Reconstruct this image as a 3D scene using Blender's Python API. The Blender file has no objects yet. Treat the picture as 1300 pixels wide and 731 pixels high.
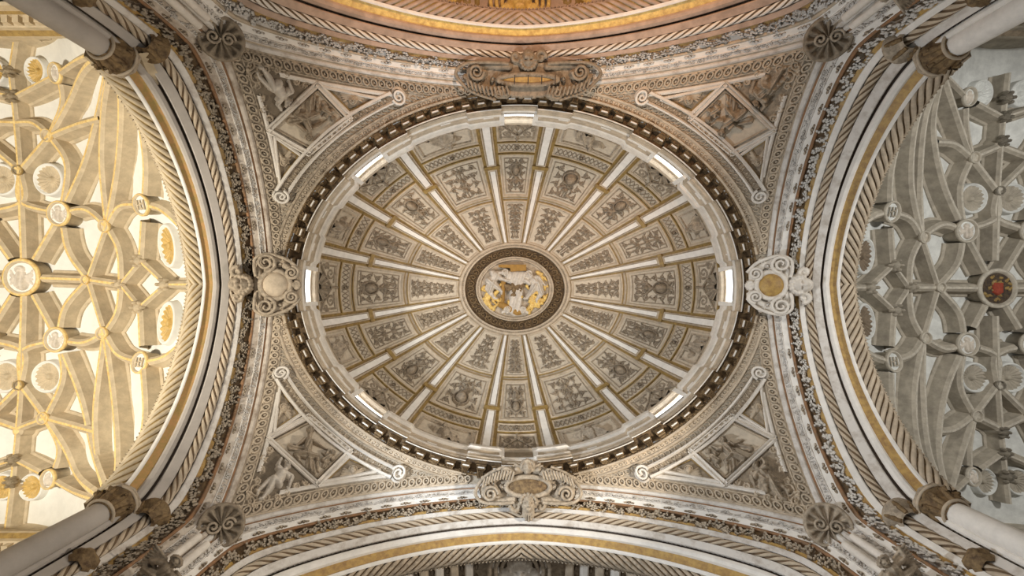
import bpy, math
import numpy as np
from mathutils import Vector, Matrix
PI = math.pi
rng = np.random.default_rng(11)
SC = bpy.context.scene
COL = SC.collection

# ------------------------------------------------------------------ camera
CX, CY = -0.75, 0.53          # where the photographer stands (z = 0, looking straight up)
FP = 600.0                    # focal length in pixels of the 1300 x 731 frame
VX, VY = 637.5, 378.0         # pixel of the zenith
cd = bpy.data.cameras.new('camera'); cam = bpy.data.objects.new('camera', cd); COL.objects.link(cam)
cam.location = (CX, CY, 0); cam.rotation_euler = (PI, 0, 0)
cd.sensor_width = 36; cd.lens = FP / 1300 * 36
cd.shift_x = 12.5 / 1300; cd.shift_y = 12.5 / 1300
cd.clip_end = 300
SC.camera = cam

# ------------------------------------------------------------------ light
wd = bpy.data.worlds.new('nave_light'); SC.world = wd; wd.use_nodes = True
bgn = wd.node_tree.nodes['Background']
bgn.inputs[0].default_value = (1.0, 0.95, 0.88, 1); bgn.inputs[1].default_value = 0.26
SC.view_settings.view_transform = 'Standard'; SC.view_settings.look = 'None'
SC.view_settings.gamma = 1; SC.view_settings.exposure = -0.06

def lamp(name, kind, loc, target, power, color, size=1.0, angle=60, blend=.6):
    l = bpy.data.lights.new(name, kind); l.energy = power; l.color = color
    if kind == 'SPOT': l.spot_size = math.radians(angle); l.spot_blend = blend; l.shadow_soft_size = size
    elif kind == 'POINT': l.shadow_soft_size = size
    o = bpy.data.objects.new(name, l); COL.objects.link(o); o.location = loc
    d = Vector(target) - Vector(loc); o.rotation_euler = d.to_track_quat('-Z', 'Y').to_euler()
    return o
lamp('choir_floodlight', 'SPOT', (-18.5, 3.0, 1.0), (-20, 0, 20), 20500, (1.0, .92, .77), .8, 80)
lamp('unseen_nave_fill', 'SPOT', (18.5, -4.5, 2), (20, 0, 20), 8200, (1.0, .98, .93), .7, 74)  # unseen spot added to brighten the right vault
lamp('transept_floodlight', 'SPOT', (1, -12.0, 3), (1, -14.5, 20), 7500, (1.0, .60, .34), .6, 86)
lamp('unseen_left_rake', 'SPOT', (-9.3, 6.4, 12.5), (6, -1.0, 20), 5400, (.84, .92, 1.0), .3, 112, .5)  # unseen cool spot added to rake across the carvings on the right
lamp('unseen_right_rake', 'SPOT', (9.3, 6.4, 12.5), (-6, -1.0, 20), 4800, (1.0, .90, .76), .3, 112, .5)  # warm counterpart, also added and unseen, raking the reliefs on the left
lamp('unseen_rear_fill', 'SPOT', (-2.0, -6.5, 7), (1, 8, 19), 3000, (1.0, .95, .88), .4, 104)  # unseen fill spot added for the bottom arch

# ------------------------------------------------------------------ materials
def mat(name, c, rough=.8, var=.18, scale=3.0, metal=0.0, bump=.25, c2=None, bscale=None, patch=.5):
    m = bpy.data.materials.new(name); m.use_nodes = True
    nt = m.node_tree; b = nt.nodes['Principled BSDF']
    tc = nt.nodes.new('ShaderNodeTexCoord')
    n1 = nt.nodes.new('ShaderNodeTexNoise'); n1.inputs['Scale'].default_value = scale
    n1.inputs['Detail'].default_value = 8; n1.inputs['Roughness'].default_value = .65
    nt.links.new(tc.outputs['Object'], n1.inputs['Vector'])
    r = nt.nodes.new('ShaderNodeValToRGB')
    if c2 is None: c2 = tuple(x * (1 - var * 1.6) for x in c)
    r.color_ramp.elements[0].color = (*c2, 1); r.color_ramp.elements[0].position = patch - .14
    r.color_ramp.elements[1].color = (*c, 1); r.color_ramp.elements[1].position = patch + .12
    nt.links.new(n1.outputs['Fac'], r.inputs['Fac'])
    nt.links.new(r.outputs['Color'], b.inputs['Base Color'])
    b.inputs['Roughness'].default_value = rough; b.inputs['Metallic'].default_value = metal
    if bump:
        n2 = nt.nodes.new('ShaderNodeTexNoise'); n2.inputs['Scale'].default_value = bscale or scale * 5
        n2.inputs['Detail'].default_value = 6
        nt.links.new(tc.outputs['Object'], n2.inputs['Vector'])
        bp = nt.nodes.new('ShaderNodeBump'); bp.inputs['Strength'].default_value = bump
        bp.inputs['Distance'].default_value = .05
        nt.links.new(n2.outputs['Fac'], bp.inputs['Height']); nt.links.new(bp.outputs['Normal'], b.inputs['Normal'])
    return m
M = {
 'cream': mat('cream_limestone', (.59, .485, .36)),
 'pale': mat('pale_plaster', (.80, .74, .66), var=.1, bump=.1),
 'white': mat('white_stone', (.86, .82, .76), var=.08, bump=.1),
 'grey': mat('lilac_grey_stone', (.50, .455, .41), var=.1, scale=1.2, bump=.1),
 'greyw': mat('weathered_grey_white_stone', (.70, .66, .61), var=.2, scale=2.5, c2=(.42, .36, .30), patch=.42),
 'carve': mat('carved_stone', (.52, .425, .315), var=.3, scale=6, bump=.35),
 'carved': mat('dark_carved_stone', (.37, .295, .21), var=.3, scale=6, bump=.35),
 'ground': mat('panel_ground_stone', (.47, .40, .31), var=.2, scale=8),
 'groundl': mat('light_panel_ground', (.63, .54, .42), var=.12, scale=5, bump=.1),
 'dark': mat('dark_joint', (.085, .058, .04), bump=0),
 'brown': mat('brown_gilt_ground', (.155, .095, .04), var=.4, scale=7, c2=(.05, .03, .015)),
 'brownc': mat('brown_carved_foliage', (.27, .18, .085), var=.4, scale=7, c2=(.10, .06, .03)),
 'gold': mat('worn_gold_band', (.50, .32, .095), rough=.5, scale=5, c2=(.30, .17, .06), patch=.48),
 'goldl': mat('gilded_line', (.36, .24, .075), rough=.45, scale=5, c2=(.22, .14, .05)),
 'goldb': mat('bright_gilding', (.85, .60, .18), rough=.35, scale=6, c2=(.55, .34, .10)),
 'ochre': mat('orange_ochre_band', (.58, .33, .13), scale=4, c2=(.42, .30, .10), patch=.5),
 'rust': mat('rust_brown_paint', (.33, .17, .08), scale=5, c2=(.22, .14, .08)),
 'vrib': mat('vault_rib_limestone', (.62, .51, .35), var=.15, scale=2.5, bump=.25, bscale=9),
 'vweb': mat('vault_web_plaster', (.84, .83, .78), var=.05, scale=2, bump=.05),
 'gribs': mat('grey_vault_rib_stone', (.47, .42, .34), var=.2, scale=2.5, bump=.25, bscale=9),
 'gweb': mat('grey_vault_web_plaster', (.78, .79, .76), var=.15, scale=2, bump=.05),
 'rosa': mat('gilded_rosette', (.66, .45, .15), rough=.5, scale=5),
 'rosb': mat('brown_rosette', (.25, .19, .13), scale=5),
 'pink': mat('rose_lit_plaster', (.52, .375, .285), var=.2, scale=2, bump=.1),  # rosy cast of the warm light put into the base colour
 'heraldry': mat('dark_painted_heraldry', (.10, .07, .04), rough=.5, scale=9, c2=(.03, .02, .02)),
 'red': mat('red_paint', (.35, .06, .03), scale=9),
 'skin': mat('white_painted_figure', (.70, .63, .54), var=.15, scale=5, bump=.1),
 'rope_groove': mat('rope_groove_gilt', (.17, .11, .06), scale=5),
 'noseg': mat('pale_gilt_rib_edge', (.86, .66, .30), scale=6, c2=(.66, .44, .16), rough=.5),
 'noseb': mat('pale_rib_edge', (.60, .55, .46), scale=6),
 'darkground': mat('dark_shaded_ground', (.21, .165, .115), scale=4),  # shadow behind the left corner reliefs put into the ground colour
 'weath': mat('weathered_brown_plaster', (.60, .53, .45), scale=2.5, c2=(.30, .23, .17), patch=.46),
 'coffin': mat('ochre_cloth', (.40, .22, .05), scale=5),
}
def emis(name, c, s):
    m = bpy.data.materials.new(name); m.use_nodes = True; nt = m.node_tree; nt.nodes.clear()
    e = nt.nodes.new('ShaderNodeEmission'); o = nt.nodes.new('ShaderNodeOutputMaterial')
    e.inputs[0].default_value = (*c, 1); e.inputs[1].default_value = s
    nt.links.new(e.outputs[0], o.inputs[0]); return m
M['glass'] = emis('daylit_window_glass', (.93, .97, 1.0), 5.0)

# ------------------------------------------------------------------ mesh helpers
ORG = {}
class MB:
    def __init__(s): s.V = []; s.F = []; s.MI = []; s.n = 0
    def add(s, V, F, mi=0):
        V = np.asarray(V, float).reshape(-1, 3); F = np.asarray(F, int)
        if len(F) == 0: return
        s.V.append(V); s.F.append(F + s.n); s.n += len(V)
        s.MI.append(np.full(len(F), mi) if np.isscalar(mi) else np.asarray(mi, int))
    def build(s, name, m, parent=None, label=None, stuff=False, smooth=True, org=None):
        me = bpy.data.meshes.new(name)
        if s.n:
            V = np.concatenate(s.V); o0 = ORG.get(parent.name, (0, 0, 0)) if parent else (org or (0, 0, 0))
            V = V - np.array(o0)
            ls = [f.reshape(-1) for f in s.F]; tot = [np.full(len(f), f.shape[1]) for f in s.F]
            L = np.concatenate(ls); T = np.concatenate(tot); ST = np.concatenate([[0], np.cumsum(T)[:-1]])
            me.vertices.add(len(V)); me.vertices.foreach_set('co', V.astype(np.float32).ravel())
            me.loops.add(len(L)); me.loops.foreach_set('vertex_index', L.astype(np.int32))
            me.polygons.add(len(T)); me.polygons.foreach_set('loop_start', ST.astype(np.int32))
            me.polygons.foreach_set('loop_total', T.astype(np.int32))
            me.polygons.foreach_set('material_index', np.concatenate(s.MI).astype(np.int32))
            me.update(calc_edges=True)
            me.polygons.foreach_set('use_smooth', np.full(len(T), smooth))
        for mm in (m if isinstance(m, (list, tuple)) else [m]): me.materials.append(M[mm])
        ob = bpy.data.objects.new(name, me); COL.objects.link(ob)
        if parent: ob.parent = parent; ORG[ob.name] = ORG.get(parent.name, (0, 0, 0))
        else:
            ob.location = o0 if s.n else (0, 0, 0); ORG[ob.name] = tuple(o0)
        if label: ob['label'] = label
        if stuff: ob['kind'] = 'stuff'
        return ob
GROUPS = {'crossing_arch': 'four arches of the crossing', 'pendentive': 'four carved pendentives', 'star_vault': 'star vaults left and right', 'rib_vault': 'vaults beyond the top and bottom arches',
          'cartouche': 'cartouches at the four arch crowns', 'shell_corbel': 'shell corbels at the four corners', 'colonnette': 'colonnettes on the pier edges', 'angel_figure': 'carved angels on the piers',
          'shaft_capital': 'large foliate shaft capitals', 'shaft': 'round shafts of the side arches', 'rope_shaft_capital': 'ringed capitals of the rope mouldings', 'rope_shaft_ring': 'foliate rings on the rope shafts',
          'wall_cornice': 'stepped cornices of the side bays', 'window_gable': 'carved window gables of the side bays'}
def thing(name, label, cat, loc=(0, 0, 0), group=None):
    o = bpy.data.objects.new(name, None); COL.objects.link(o); o.location = loc
    o['label'] = label; o['category'] = cat
    group = group or GROUPS.get(name)
    if group: o['group'] = group
    ORG[o.name] = tuple(loc); return o
def tag(o, label, cat, group=None, kind=None):
    o['label'] = label; o['category'] = cat
    if group: o['group'] = group
    if kind: o['kind'] = kind
    return o
def gF(nu, nv, cu=False, cv=False):
    i = np.arange(nu if cu else nu - 1); j = np.arange(nv if cv else nv - 1)
    I, J = np.meshgrid(i, j, indexing='ij'); I = I.ravel(); J = J.ravel(); I2 = (I + 1) % nu; J2 = (J + 1) % nv
    return np.stack([I * nv + J, I2 * nv + J, I2 * nv + J2, I * nv + J2], 1)
def nrm(a): return a / np.maximum(np.linalg.norm(a, axis=-1, keepdims=True), 1e-9)
def W(px, py, Z): return np.array([(px - VX) / FP * Z + CX, (py - VY) / FP * Z + CY, Z])

def surf(P, sign_to=(0, 0, -100.0), eps=1e-3):
    """make S(u,v,h) from a point map P(u,v); h lifts towards the point sign_to"""
    tgt = np.array(sign_to, float)
    def S(u, v, h=0):
        u, v, h = np.broadcast_arrays(np.asarray(u, float), np.asarray(v, float), np.asarray(h, float))
        p = P(u, v); du = P(u + eps, v) - P(u - eps, v); dv = P(u, v + eps) - P(u, v - eps)
        n = nrm(np.cross(du, dv)); sg = np.sign(np.sum(n * (tgt - p), -1, keepdims=True)); sg[sg == 0] = 1
        return p + n * sg * h[..., None]
    return S
def band(mb, S, us, prof, mi=0, closed=False):
    """sweep a profile [(v,h)...] along us; each facet its own strip so edges stay crisp"""
    us = np.asarray(us, float); n = len(us)
    for (v0, h0), (v1, h1) in zip(prof[:-1], prof[1:]):
        V = np.stack([S(us, v0, h0), S(us, v1, h1)], 1)
        mb.add(V.reshape(-1, 3), gF(n, 2, cu=closed), mi)
def rnd(v0, v1, h, n=5, h0=0):
    """half round profile"""
    a = np.linspace(0, PI, n + 1)
    return [((v0 + v1) / 2 - (v1 - v0) / 2 * math.cos(t), h0 + h * math.sin(t)) for t in a]
def frames(S, us, v, h=0.0, dv=2e-3, du=2e-3):
    c = S(us, v, h); T = nrm(S(us, v + dv, h) - c); A = nrm(S(us + du, v, h) - S(us - du, v, h))
    N = nrm(S(us, v, h + .01) - c); T = nrm(T - A * np.sum(T * A, -1, keepdims=True))
    return c, A, T, N
def rope(mb, S, u0, u1, v, r, pitch, k=3, h=0.0, step=.08, sgn=1, groove=1):
    """twisted rope: mesh lines run along the strands, the grooves take the second material"""
    n = max(8, int(abs(u1 - u0) / step)) | 1; us = np.linspace(u0, u1, n); m = 8; nseg = k * m
    c, A, T, N = frames(S, us, v, h); loc_ = (np.arange(nseg) % m) / m; prof = np.array([.70, .84, .94, .99, 1.0, .98, .92, .80])[np.arange(nseg) % m]
    ph = np.arange(nseg) / nseg * 2 * PI + (2 * PI * np.abs(us) * sgn / pitch)[:, None]
    V = c[:, None] + (T[:, None] * np.sin(ph)[..., None] + N[:, None] * np.cos(ph)[..., None]) * (r * prof)[None, :, None]
    mi = np.tile(((np.arange(nseg) % m < groove) | (np.arange(nseg) % m == m - 1)).astype(int), n - 1)
    mb.add(V.reshape(-1, 3), gF(n, nseg, cv=True), mi)
def tube(mb, C, r, sides=6, mi=0, caps=False, closed=False):
    C = np.asarray(C, float); n = len(C); r = np.broadcast_to(np.asarray(r, float), (n,))
    d = nrm(np.gradient(C, axis=0)) if not closed else nrm(np.roll(C, -1, 0) - np.roll(C, 1, 0))
    up = np.array([0, 0, 1.0]); a = np.cross(d, up)
    bad = np.linalg.norm(a, axis=1) < .15; a[bad] = np.cross(d[bad], np.array([1.0, 0, 0])); a = nrm(a); b = np.cross(d, a)
    ph = np.linspace(0, 2 * PI, sides, endpoint=False)
    V = C[:, None] + (a[:, None] * np.cos(ph)[None, :, None] + b[:, None] * np.sin(ph)[None, :, None]) * r[:, None, None]
    mb.add(V.reshape(-1, 3), gF(n, sides, cu=closed, cv=True), mi)
    if caps and not closed:
        mb.add(V[0], [list(range(sides))], mi); mb.add(V[-1], [list(range(sides))[::-1]], mi)
def blob(mb, G, x, y, rx, ry, h, ang=0, nr=3, na=9, h0=0, mi=0, p=1.0):
    """domed knob built in the flat (x,y,h) space of map G"""
    t = np.linspace(0, PI / 2, nr + 1)[:-1]; a = np.linspace(0, 2 * PI, na, endpoint=False)
    R = np.cos(t) ** p; H = np.sin(t)
    ca, sa = math.cos(ang), math.sin(ang)
    X = R[:, None] * np.cos(a)[None] * rx; Y = R[:, None] * np.sin(a)[None] * ry
    XX = x + X * ca - Y * sa; YY = y + X * sa + Y * ca; HH = h0 + np.broadcast_to(H[:, None] * h, X.shape)
    V = G(XX, YY, HH).reshape(-1, 3); top = G(np.array([x]), np.array([y]), np.array([h0 + h])).reshape(-1, 3)
    mb.add(np.concatenate([V, top]), gF(nr, na, cv=True), mi)
    k = (nr - 1) * na; b0 = mb.n - len(V) - 1
    f = np.stack([k + np.arange(na), k + (np.arange(na) + 1) % na, np.full(na, nr * na)], 1)
    mb.F.append(f + b0); mb.MI.append(np.full(na, mi))
def gtube(mb, G, pts, r, sides=5, mi=0):
    """tube whose axis pts [(x,y,h)] lies in the flat space of G"""
    p = np.asarray(pts, float); tube(mb, G(p[:, 0], p[:, 1], p[:, 2]), r, sides, mi)
def spiral(cx, cy, r, a0, turns, n=22, sgn=1, tail=None):
    t = np.linspace(0, 1, n); R = r * (1 - t) ** .8 + r * .08; a = a0 + sgn * turns * 2 * PI * t
    pts = [(cx + R[i] * math.cos(a[i]), cy + R[i] * math.sin(a[i])) for i in range(n)]
    return (list(tail) + pts) if tail else pts
def lathe(mb, o, ax, prof, n=24, mi=0, flute=0, fk=12, xdir=None):
    """prof [(radius, along axis)], optional fluting"""
    ax = nrm(np.array(ax, float)); x = np.cross(ax, [0, 0, 1.0]) if xdir is None else np.array(xdir, float)
    if np.linalg.norm(x) < .05: x = np.array([1.0, 0, 0])
    x = nrm(x - ax * np.dot(x, ax)); y = np.cross(ax, x); a = np.linspace(0, 2 * PI, n, endpoint=False)
    pr = np.array(prof, float); fl = 1 + flute * np.cos(fk * a)
    V = np.array(o, float) + (x * np.cos(a)[:, None] + y * np.sin(a)[:, None])[None] * (pr[:, 0][:, None] * fl[None])[..., None] + ax * pr[:, 1][:, None, None]
    mb.add(V.reshape(-1, 3), gF(len(pr), n, cv=True), mi)

def catmull(P, n=8):
    P = np.array(P, float)
    if len(P) == 2: return P[0] + (P[1] - P[0]) * np.linspace(0, 1, n)[:, None]
    Q = np.concatenate([[2 * P[0] - P[1]], P, [2 * P[-1] - P[-2]]]); out = []
    for i in range(1, len(Q) - 2):
        t = np.linspace(0, 1, n, endpoint=False)[:, None]; p0, p1, p2, p3 = Q[i - 1:i + 3]
        out.append(.5 * (2 * p1 + (p2 - p0) * t + (2 * p0 - 5 * p1 + 4 * p2 - p3) * t ** 2 + (3 * p1 - p0 - 3 * p2 + p3) * t ** 3))
    return np.concatenate(out + [P[-1:]])
# ---- carved relief: height fields
def cap(X, Y, x0, y0, x1, y1, r0, r1=None, h=1.0):
    r1 = r0 if r1 is None else r1
    dx, dy = x1 - x0, y1 - y0; L = dx * dx + dy * dy + 1e-9
    t = np.clip(((X - x0) * dx + (Y - y0) * dy) / L, 0, 1); d = np.hypot(X - x0 - t * dx, Y - y0 - t * dy); r = r0 + (r1 - r0) * t
    return np.sqrt(np.clip(1 - (d / r) ** 2, 0, 1)) * r * h
def ell(X, Y, cx, cy, rx, ry, ang=0, h=1.0):
    c, s = math.cos(ang), math.sin(ang); x = (X - cx) * c + (Y - cy) * s; y = -(X - cx) * s + (Y - cy) * c
    return np.sqrt(np.clip(1 - (x / rx) ** 2 - (y / ry) ** 2, 0, 1)) * min(rx, ry) * h
def poly(X, Y, pts, r, h=1.0, r1=None):
    H = np.zeros_like(X); n = len(pts) - 1
    for i in range(n):
        a = r if r1 is None else r + (r1 - r) * i / n; b = r if r1 is None else r + (r1 - r) * (i + 1) / n
        H = np.maximum(H, cap(X, Y, *pts[i], *pts[i + 1], a, b, h))
    return H
def MX(*a):
    r = a[0]
    for b in a[1:]: r = np.maximum(r, b)
    return r
def loc(cx, cy, ang, x, y, s=1.0):
    c, sn = math.cos(ang), math.sin(ang); return cx + (x * c - y * sn) * s, cy + (x * sn + y * c) * s
def face(X, Y, cx, cy, r, up=-PI / 2, beard=False, hair=True, wings=0, h=1.0):
    """head seen frontally; up = direction (image plane) of the crown of the head"""
    a = up - PI / 2
    x = ((X - cx) * math.cos(a) + (Y - cy) * math.sin(a)) / r; y = (-(X - cx) * math.sin(a) + (Y - cy) * math.cos(a)) / r
    H = np.sqrt(np.clip(1 - (x / .78) ** 2 - ((y) / 1.0) ** 2, 0, 1)) * .9
    g = lambda gx, gy, sx, sy: np.exp(-((x - gx) / sx) ** 2 - ((y - gy) / sy) ** 2)
    m = H > 0
    H = H + m * (.22 * g(0, -.08, .1, .22) + .1 * g(0, -.22, .17, .08) + .1 * g(.4, -.28, .2, .2) + .1 * g(-.4, -.28, .2, .2) + .1 * g(.3, .24, .25, .07) + .1 * g(-.3, .24, .25, .07)
                 - .32 * g(.3, .08, .14, .09) - .32 * g(-.3, .08, .14, .09) - .22 * g(0, -.46, .22, .05) + .08 * g(0, -.36, .16, .05) + .1 * g(0, -.75, .2, .12))
    for s in (-1, 1): H = np.maximum(H, ell(x, y, s * .8, 0, .12, .24) * 2.0)
    if hair:
        for k in range(9):
            t = PI * (-.08 + 1.16 * k / 8); H = np.maximum(H, ell(x, y, .82 * math.cos(t), .25 + .72 * math.sin(t), .27, .27) * 2.6 + 0)
    if beard:
        for k in range(7):
            t = -PI * (.1 + .8 * k / 6); L = 1.1 + .7 * math.sin(PI * k / 6)
            H = np.maximum(H, cap(x, y, .5 * math.cos(t), -.55 + .2 * math.sin(t), .62 * math.cos(t), -L, .17, .07) * 2.8)
    if wings:
        for s in (-1, 1):
            for k in range(5):
                t = -.35 + .32 * k
                H = np.maximum(H, cap(x, y, s * .7, -.5 + .1 * k, s * (.8 + wings * math.cos(t)), -.6 + wings * math.sin(t) * .8, .2, .13) * 1.7)
    return H * r * h
def hand(X, Y, x, y, ang, s):
    H = ell(X, Y, x, y, s * .9, s * .7, ang, 1.2)
    for k, (o, L) in enumerate([(-.5, 1.5), (-.18, 1.8), (.14, 1.75), (.46, 1.4)]):
        x0, y0 = loc(x, y, ang, .5 * s, o * s); x1, y1 = loc(x, y, ang + o * .25, L * s, o * s * 1.1)
        H = np.maximum(H, cap(X, Y, x0, y0, x1, y1, .19 * s, .13 * s, 1.6))
    x1, y1 = loc(x, y, ang, .9 * s, -1.1 * s)
    return np.maximum(H, cap(X, Y, x, y, x1, y1, .24 * s, .17 * s, 1.6))
def person(X, Y, J, s, robe=None, beard=False, folds=7, nude=False, wings=None, hh=1.3):
    """J: joints dict in field units. s = head radius."""
    H = np.zeros_like(X)
    nx, ny = J['neck']; hx, hy = J['hip']
    dx, dy = hx - nx, hy - ny; L = math.hypot(dx, dy); ux, uy = dx / L, dy / L; px, py = -uy, ux
    if wings:
        for (wx, wy, sgn) in wings:
            for k in range(8):
                t = k / 7; bx, by = nx + (wx - nx) * .35, ny + (wy - ny) * .35
                ex = wx + (ux * s * 4.0) * t; ey = wy + (uy * s * 4.0) * t
                ex += (nx - wx) * t * .25; ey += (ny - wy) * t * .25
                H = MX(H, cap(X, Y, bx + ux * s * t, by + uy * s * t, ex, ey, s * .32, s * .2, .9))
    body = MX(cap(X, Y, nx + ux * s * .9, ny + uy * s * .9, hx, hy, s * 1.15, s * .95, hh * .8), cap(X, Y, nx + px * s * 1.15 + ux * s * .6, ny + py * s * 1.15 + uy * s * .6, nx - px * s * 1.15 + ux * s * .6, ny - py * s * 1.15 + uy * s * .6, s * .6, s * .6, hh))
    body = MX(body, cap(X, Y, hx + px * s * .5, hy + py * s * .5, hx - px * s * .5, hy - py * s * .5, s * .95, s * .95, hh * .85))
    if not nude:
        q = ((X - nx) * px + (Y - ny) * py) / s; body = body * (1 + .16 * np.cos(q * 7 + ((X - nx) * ux + (Y - ny) * uy) / s * 1.5) * (body > 0))
    H = MX(H, body)
    for kn, ft, sg in (('kneeL', 'footL', 1), ('kneeR', 'footR', -1)):
        if kn in J:
            kx, ky = J[kn]; fx, fy = J[ft]; x0, y0 = hx + px * s * .55 * sg, hy + py * s * .55 * sg
            w = 1.0 if nude else 1.25
            leg = MX(cap(X, Y, x0, y0, kx, ky, s * .85 * w, s * .58 * w, hh), cap(X, Y, kx, ky, fx, fy, s * .56 * w, s * .32 * w, hh))
            if not nude:
                d = math.hypot(kx - x0, ky - y0); vx, vy = -(ky - y0) / d, (kx - x0) / d
                leg = leg * (1 + .2 * np.cos(((X - x0) * vx + (Y - y0) * vy) / s * 6))
            H = MX(H, leg)
            a = math.atan2(fy - ky, fx - kx); ex, ey = loc(fx, fy, a, s * .5, sg * s * .45); H = MX(H, cap(X, Y, fx, fy, ex, ey, s * .32, s * .26, hh * 1.2))
    if robe:
        for (x0, y0, x1, y1, w) in robe:
            d = math.hypot(x1 - x0, y1 - y0); vx, vy = -(y1 - y0) / d, (x1 - x0) / d
            r = cap(X, Y, x0, y0, x1, y1, w * .7, w, .55); al = ((X - x0) * (x1 - x0) + (Y - y0) * (y1 - y0)) / d
            r = r * (1 + .4 * np.cos(((X - x0) * vx + (Y - y0) * vy) / w * folds + .25 * al / s)); H = MX(H, r)
    for el, hd, sg in (('elbL', 'handL', 1), ('elbR', 'handR', -1)):
        if el in J:
            ex, ey = J[el]; wx, wy = J[hd]; x0, y0 = nx + px * s * 1.3 * sg + ux * s * .7, ny + py * s * 1.3 * sg + uy * s * .7
            w = 1.0 if nude else 1.2
            H = MX(H, cap(X, Y, x0, y0, ex, ey, s * .52 * w, s * .42 * w, hh * 1.5), cap(X, Y, ex, ey, wx, wy, s * .42 * w, s * .26, hh * 1.5), hand(X, Y, wx, wy, math.atan2(wy - ey, wx - ex), s * .38))
    hx2, hy2 = J['head']; H = MX(H, cap(X, Y, nx, ny, hx2, hy2, s * .5, s * .45, hh))
    return MX(H, face(X, Y, hx2, hy2, s, up=math.atan2(hy2 - ny, hx2 - nx), beard=beard, h=1.35))
def hf(mb, G, x0, x1, y0, y1, step, field, hs, thr=.02, h0=0.0, mi=0, rough=0.0, mask=None):
    nx = max(4, int((x1 - x0) / step)); ny = max(4, int((y1 - y0) / step))
    X, Y = np.meshgrid(np.linspace(x0, x1, nx), np.linspace(y0, y1, ny), indexing='ij')
    H = field(X, Y)
    if mask is not None: H = H * mask(X, Y)
    if rough: H = H + (H > thr) * rng.normal(0, rough, H.shape)
    V = G(X, Y, np.where(H > thr, h0 + H * hs, h0 - .01)).reshape(-1, 3)
    F = gF(nx, ny); k = (H.ravel()[F] > thr).any(1)
    F = F[k]; used = np.unique(F); re = np.full(len(V), -1); re[used] = np.arange(len(used))
    if len(F): mb.add(V[used], re[F], mi)

# ------------------------------------------------------------------ arch curves
XH, YH, ZR = 10.4, 8.34, 20.0
def pointed(y, w, d, e, Zc):
    H = (w * w + 2 * e * w + d * d) / (2 * d); return Zc - (H - np.sqrt(np.maximum(e * e + H * H - (np.abs(y) + e) ** 2, 1e-6)))
EX = dict(w=YH, d=3.7, e=.55, Zc=ZR); EY = dict(w=XH, d=3.7, e=.55, Zc=ZR)
IX = dict(w=6.8, d=4.46, e=1.0, Zc=18.5); IY = dict(w=8.4, d=3.9, e=.8, Zc=18.7)
def make_arch(axis, side):
    """S(u,s,h): u metres along the arch (0 at the crown), s 0 outer edge .. 1 inner edge, 1+ the soffit"""
    E, I, xo, xi = (EX, IX, XH, 12.43) if axis == 0 else (EY, IY, YH, 10.22)
    t = np.linspace(-1, 1, 161); nx_ = 44; sv = np.linspace(0, 1.4, 57)
    e = np.stack([np.full_like(t, xo), t * E['w'], pointed(t * E['w'], **E)], 1); i = np.stack([np.full_like(t, xi), t * I['w'], pointed(t * I['w'], **I)], 1)
    P = np.zeros((161 + 2 * nx_, len(sv), 3))
    for k, s in enumerate(sv):
        c = min(s, 1); p = e * (1 - c) + i * c
        if s > 1: p = p + np.array([(s - 1) * 4.0, 0, .25 * (s - 1)])
        lo = np.repeat(p[:1], nx_, 0); hi = np.repeat(p[-1:], nx_, 0); dz = np.arange(1, nx_ + 1) * .2
        lo[:, 2] -= dz[::-1]; hi[:, 2] -= dz; P[:, k] = np.concatenate([lo, p, hi])
    n = len(P); idx = np.arange(n); tt = np.abs(idx - (n - 1) / 2) / 80.0
    ker = np.exp(-(np.arange(-14, 15) / 7.0) ** 2); ker /= ker.sum(); sm = P.copy()
    for k in range(len(sv)):
        for a in range(3):
            q = np.pad(P[:, k, a], 14, mode='reflect', reflect_type='odd'); sm[:, k, a] = np.convolve(q, ker, 'valid')
    w = np.clip((tt - .72) / .2, 0, 1)[:, None, None] * np.clip(sv * 2.2 + .1, 0, 1)[None, :, None]
    P = P * (1 - w) + sm * w
    if axis == 1: P = P[..., [1, 0, 2]]
    P[..., axis] *= side
    mid = P[:, 20]; L = np.concatenate([[0], np.cumsum(np.linalg.norm(np.diff(mid, axis=0), axis=1))]); U = L - L[(n - 1) // 2]
    def B(u, s):
        fi = np.interp(u, U, idx); fi = np.clip(fi, 0, n - 1.001); a = fi.astype(int); fa = (fi - a)[..., None]
        fs = np.clip(s / 1.4 * (len(sv) - 1), 0, len(sv) - 1.001); b = fs.astype(int); fb = (fs - b)[..., None]
        return (P[a, b] * (1 - fa) + P[a + 1, b] * fa) * (1 - fb) + (P[a, b + 1] * (1 - fa) + P[a + 1, b + 1] * fa) * fb
    S = surf(B, (0, 0, 2.0), 4e-3); S.U = U; S.u1 = float(U[(n - 1) // 2 + 80]); S.umax = float(U[-1]) - .1; S.B = B
    return S
def fE(axis, y): return pointed(y, **(EX if axis == 0 else EY))

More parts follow.
